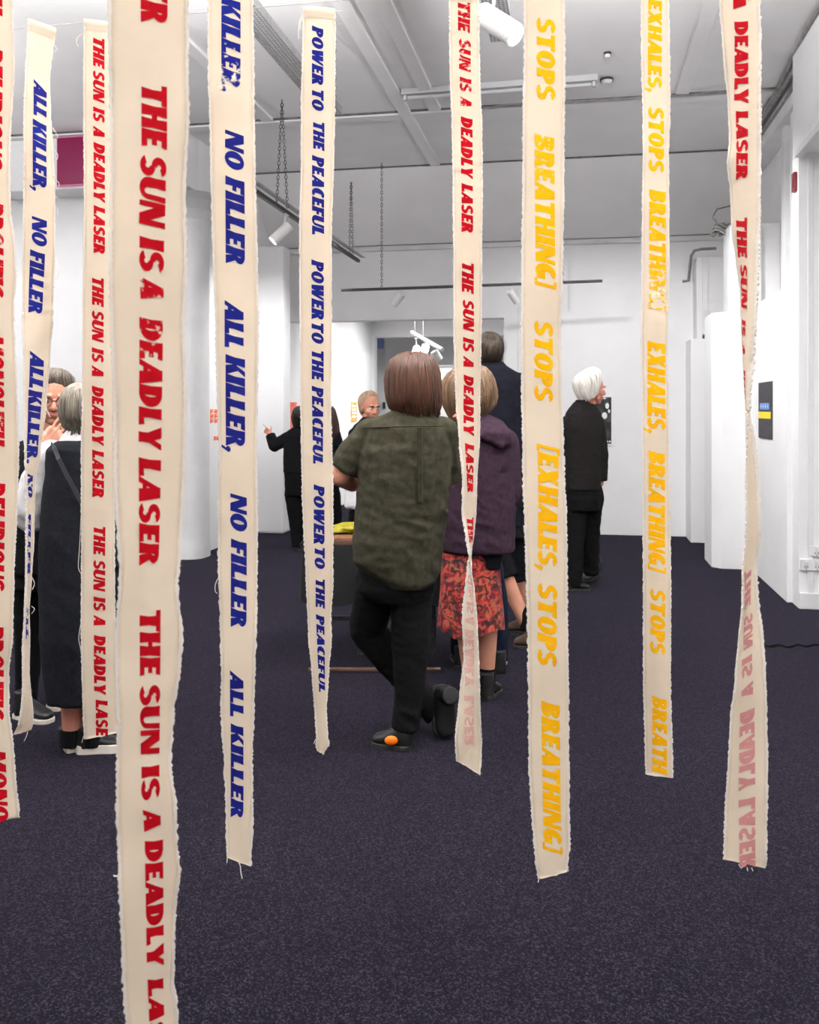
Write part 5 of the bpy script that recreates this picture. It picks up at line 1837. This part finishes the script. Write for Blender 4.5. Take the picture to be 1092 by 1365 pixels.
# ===== smiling face beyond the green shirt
D = 7.8
torso = [(562, 484, 504, .07), (572, 472, 516, .11), (620, 470, 518, .13), (670, 472, 516, .13)]
arms = [[(474, 580, 0, .06), (468, 618, -.04, .05), (471, 634, -.16, .036)], [(512, 580, 0, .06), (518, 620, 0, .05), (510, 645, -.2, .036)]]
legs = [[(480, 675, 0, .09), (476, 715, 0, .066), (474, 762, 0, .05)], [(506, 675, 0, .09), (506, 715, 0, .066), (506, 762, 0, .05)]]
p7, A, f, l, u = person('smiling person with swept-back sandy hair, half hidden by the olive shirt shoulder', D, (493.5, 543), 150, torso, arms, legs, M['skin'], 1.0, pitch=R(-10), smile=True, base=(490, 771), voxel=.006,
                        hands=((P(471, 636, D - .16), -UP * 1 + RIGHT * .45, FWD, RIGHT, .95, (25, 35, 30)), (P(510, 645, D - .2), -FWD - UP, -UP, -RIGHT, .95)))
garment(p7, 'top', M['navy'], D, [[(556, 484, 504, .068), (561, 479, 509, .085), (567, 472, 515, .11), (578, 467, 520, .13), (620, 467, 521, .14), (680, 469, 519, .145)]], [[(474, 580, 0, .066), (466, 616, -.03, .058), (470, 632, -.12, .048)], [(513, 580, 0, .066), (520, 620, 0, .058), (512, 641, -.16, .048)]], .009, 3)
garment(p7, 'trousers', M['black'], D, [[(670, 470, 518, .14), (690, 470, 518, .14)]], [[(479, 685, 0, .09), (474, 720, 0, .075), (472, 764, 0, .062)], [(507, 685, 0, .09), (507, 720, 0, .075), (507, 764, 0, .062)]], .009, 3)
shoe(p7, FP(474, 768), FP(476, 780), M['leather'], .09, .08)
shoe(p7, FP(506, 768), FP(510, 780), M['leather'], .09, .08)
hair(p7, M['hair_sandy'], cap_rings(A, CAP_SHORT, 38), 150, .006, None, 71, .004, jit=.005)
# white cloth bag held at the side
mb = MB()
DB = 7.58
mb.loft([(P(470, 636, DB), RIGHT * .035, FWD * .02), (P(470, 642, DB), RIGHT * .055, FWD * .035), (P(470, 658, DB), RIGHT * .066, FWD * .045), (P(470, 674, DB), RIGHT * .068, FWD * .045), (P(470.5, 678, DB), RIGHT * .05, FWD * .03)], 28, 2.4)
bag = remesh(mb, 'cloth_bag', M['white_cotton'], None, .008, 2, (.006, 12, 8, 3))
tag(bag, 'small white cloth bag held beside the olive shirt', 'bag')
mb = MB()
mb.tube([P(466, 640, DB), P(467, 632, DB - .02), P(471, 628, DB - .03), P(474, 632, DB - .02), P(475, 640, DB)], .006, 6)
mb.build('handle', M['white_cotton'], bag)

# ===== glasses, facing the viewer, hand to the chin
D = 4.36
torso = [(585, 62, 88, .07), (598, 36, 106, .11), (640, 30, 108, .14), (700, 26, 106, .15), (740, 26, 104, .15)]
arms = [[(36, 605, 0, .062), (28, 690, -.03, .054), (56, 642, -.21, .042), (62, 596, -.235, .034)], [(106, 605, 0, .062), (114, 690, 0, .05), (108, 740, -.1, .036)]]
legs = [[(44, 740, 0, .10), (40, 850, 0, .070), (35, 942, .03, .05)], [(88, 740, .05, .10), (90, 850, .10, .07), (88, 930, .18, .05)]]
hw = P(62, 594, D - .235)
p8, A, f, l, u = person('person with round dark red glasses in black, facing front with fingers at the chin', D, (72, 532), 158, torso, arms, legs, M['skin'], 1.0, pitch=R(-8), roll=R(-4), base=(60, 955), voxel=.0045,
                        hands=((hw, UP * .78 + RIGHT * .62 + FWD * .10, FWD, -RIGHT * .6 + UP * .6, .98, (10, 16, 14), .17, None, 1.1), (P(108, 740, D - .1), -UP, RIGHT, -FWD, .95)))
garment(p8, 'jacket', M['black'], D, [[(572, 62, 86, .068), (580, 56, 92, .08), (589, 46, 100, .09), (600, 33, 109, .13), (640, 26, 112, .155), (690, 23, 110, .165), (760, 21, 108, .17)]],
        [[(37, 606, 0, .070), (29, 690, -.03, .066), (57, 644, -.2, .058), (66, 612, -.225, .050)], [(106, 606, 0, .07), (114, 690, 0, .062), (109, 735, -.09, .05)]], .008, 3, (.005, 8, 10, 31))
garment(p8, 'trousers', M['blackpants'], D, [[(745, 22, 106, .15), (780, 22, 104, .15)]], [[(42, 760, 0, .092), (39, 850, 0, .066), (35, 938, .03, .048)], [(88, 760, .05, .092), (89, 850, .10, .066), (88, 922, .17, .05)]], .009, 3, (.004, 9, 14, 33))
shoe(p8, FP(22, 955), FP(68, 964), M['leather'], .09, .085, M['rubber'])
shoe(p8, FP(90, 940), FP(66, 948), M['leather'], .09, .085, M['rubber'])
hair(p8, M['hair_greybrown'], cap_rings(A, [(0, .128, .02, .03), (0, .119, .056, .064), (-.002, .098, .078, .090), (-.006, .068, .089, .101), (-.014, .038, .093, .098), (-.028, .008, .094, .084), (-.042, -.026, .093, .066), (-.052, -.062, .086, .052), (-.058, -.09, .076, .042)], 24), 190, .007, None, 81, .018, jit=.007)
# glasses
mb = MB()
for k in (-1, 1):
    cc = A(.100, k * .033, -.002)
    pts = [cc + (l * math.cos(t) * .026 + u * math.sin(t) * .0225) for t in [j * 2 * math.pi / 20 for j in range(21)]]
    mb.tube(pts, .0026, 6)
    mb.tube([A(.098, k * .059, .004), A(.06, k * .076, .004), A(-.01, k * .083, .0)], .002, 6)
mb.tube([A(.101, -.008, .004), A(.108, 0, .007), A(.101, .008, .004)], .0026, 6)
mb.build('glasses', M['glasses'], p8, smooth=True)

# ===== pinafore, back to the viewer
D = 3.86
torso = [(578, 92, 128, .065), (592, 74, 146, .11), (640, 66, 152, .13), (720, 60, 156, .15), (800, 62, 154, .15)]
arms = [[(68, 608, 0, .058), (36, 684, .04, .05), (52, 700, .08, .038)], [(150, 608, 0, .058), (160, 690, .04, .05), (158, 700, .06, .038)]]
legs = [[(92, 800, 0, .09), (96, 900, .0, .066), (96, 988, 0, .047)], [(130, 800, 0, .09), (132, 900, -.01, .066), (124, 986, 0, .047)]]
p9, A, f, l, u = person('person with a silver-grey bob in a charcoal pinafore over a white blouse, bare ankles', D, (113, 545), -14, torso, arms, legs, M['skin_pale'], .98, base=(110, 995),
                        hands=((P(52, 700, D + .09), RIGHT - UP * .3, -FWD, UP, .85), (P(158, 700, D + .07), -RIGHT - UP * .3, -FWD, UP, .85)))
garment(p9, 'blouse', M['white_cotton'], D, [[(574, 92, 130, .065), (582, 88, 136, .075), (592, 82, 142, .088), (604, 70, 150, .105), (640, 67, 152, .115), (700, 66, 154, .12)]],
        [[(69, 607, 0, .064), (52, 640, .02, .070), (40, 675, .03, .076), (42, 690, .05, .066), (52, 699, .08, .048)], [(150, 607, 0, .064), (162, 650, .02, .07), (164, 685, .03, .066), (158, 699, .06, .046)]], .007, 3, (.008, 8, 11, 41))
garment(p9, 'collar', M['white_cotton'], D, [[(572, 92, 130, .068), (580, 85, 136, .082), (588, 80, 142, .095)]], [], .006, 2, None)
garment(p9, 'pinafore', M['pinafore'], D, [[(587, 82, 142, .094), (592, 72, 148, .115), (599, 65, 151, .13), (630, 65, 152, .14), (660, 61, 155, .15), (720, 57, 159, .165), (800, 57, 160, .17), (850, 58, 160, .168), (900, 63, 158, .16), (929, 68, 155, .155)]], [], .008, 3, (.004, 7, 8, 43))
for hx in (96, 124):
    garment(p9, 'sock', M['sock'], D, [], [[(hx, 977, 0, .046), (hx, 994, 0, .047)]], .006, 2, None)
shoe(p9, FP(86, 1002), FP(110, 997), M['leather'], .088, .06, M['rubber'], sole_h=.038)
shoe(p9, FP(103, 1003), FP(168, 999), M['leather'], .088, .06, M['rubber'], sole_h=.038)
rg = px_rings(D, [(511, 107, 119, .03), (514, 98, 129, .07), (521, 89, 138, .10), (533, 84, 143, .118), (547, 83, 144, .120), (560, 84, 142, .108), (570, 89, 136, .085), (575, 96, 130, .07)])
hair(p9, M['hair_grey'], rg, 190, .006, (f, 40), 91, .018, jit=.007)
mb = MB()
qs = [P(66, 590, D + .03), P(68, 592, D - .06), P(72, 597, D - .135), P(78, 612, D - .165), P(88, 632, D - .168), P(104, 662, D - .168), P(124, 700, D - .172), P(150, 748, D - .14), P(160, 765, D - .06)]
vs, fs = [], []
for i, q in enumerate(qs):
    d = (qs[min(i + 1, len(qs) - 1)] - qs[max(i - 1, 0)]).normalized()
    sd = d.cross(FWD).normalized() * .009
    vs += [q - sd, q + sd, q + sd + FWD * .004, q - sd + FWD * .004]
    if i:
        k = 4 * i
        fs += [(k - 4 + a, k - 4 + (a + 1) % 4, k + (a + 1) % 4, k + a) for a in range(4)]
mb.add(vs, fs)
mb.build('bag_strap', M['strap'], p9)
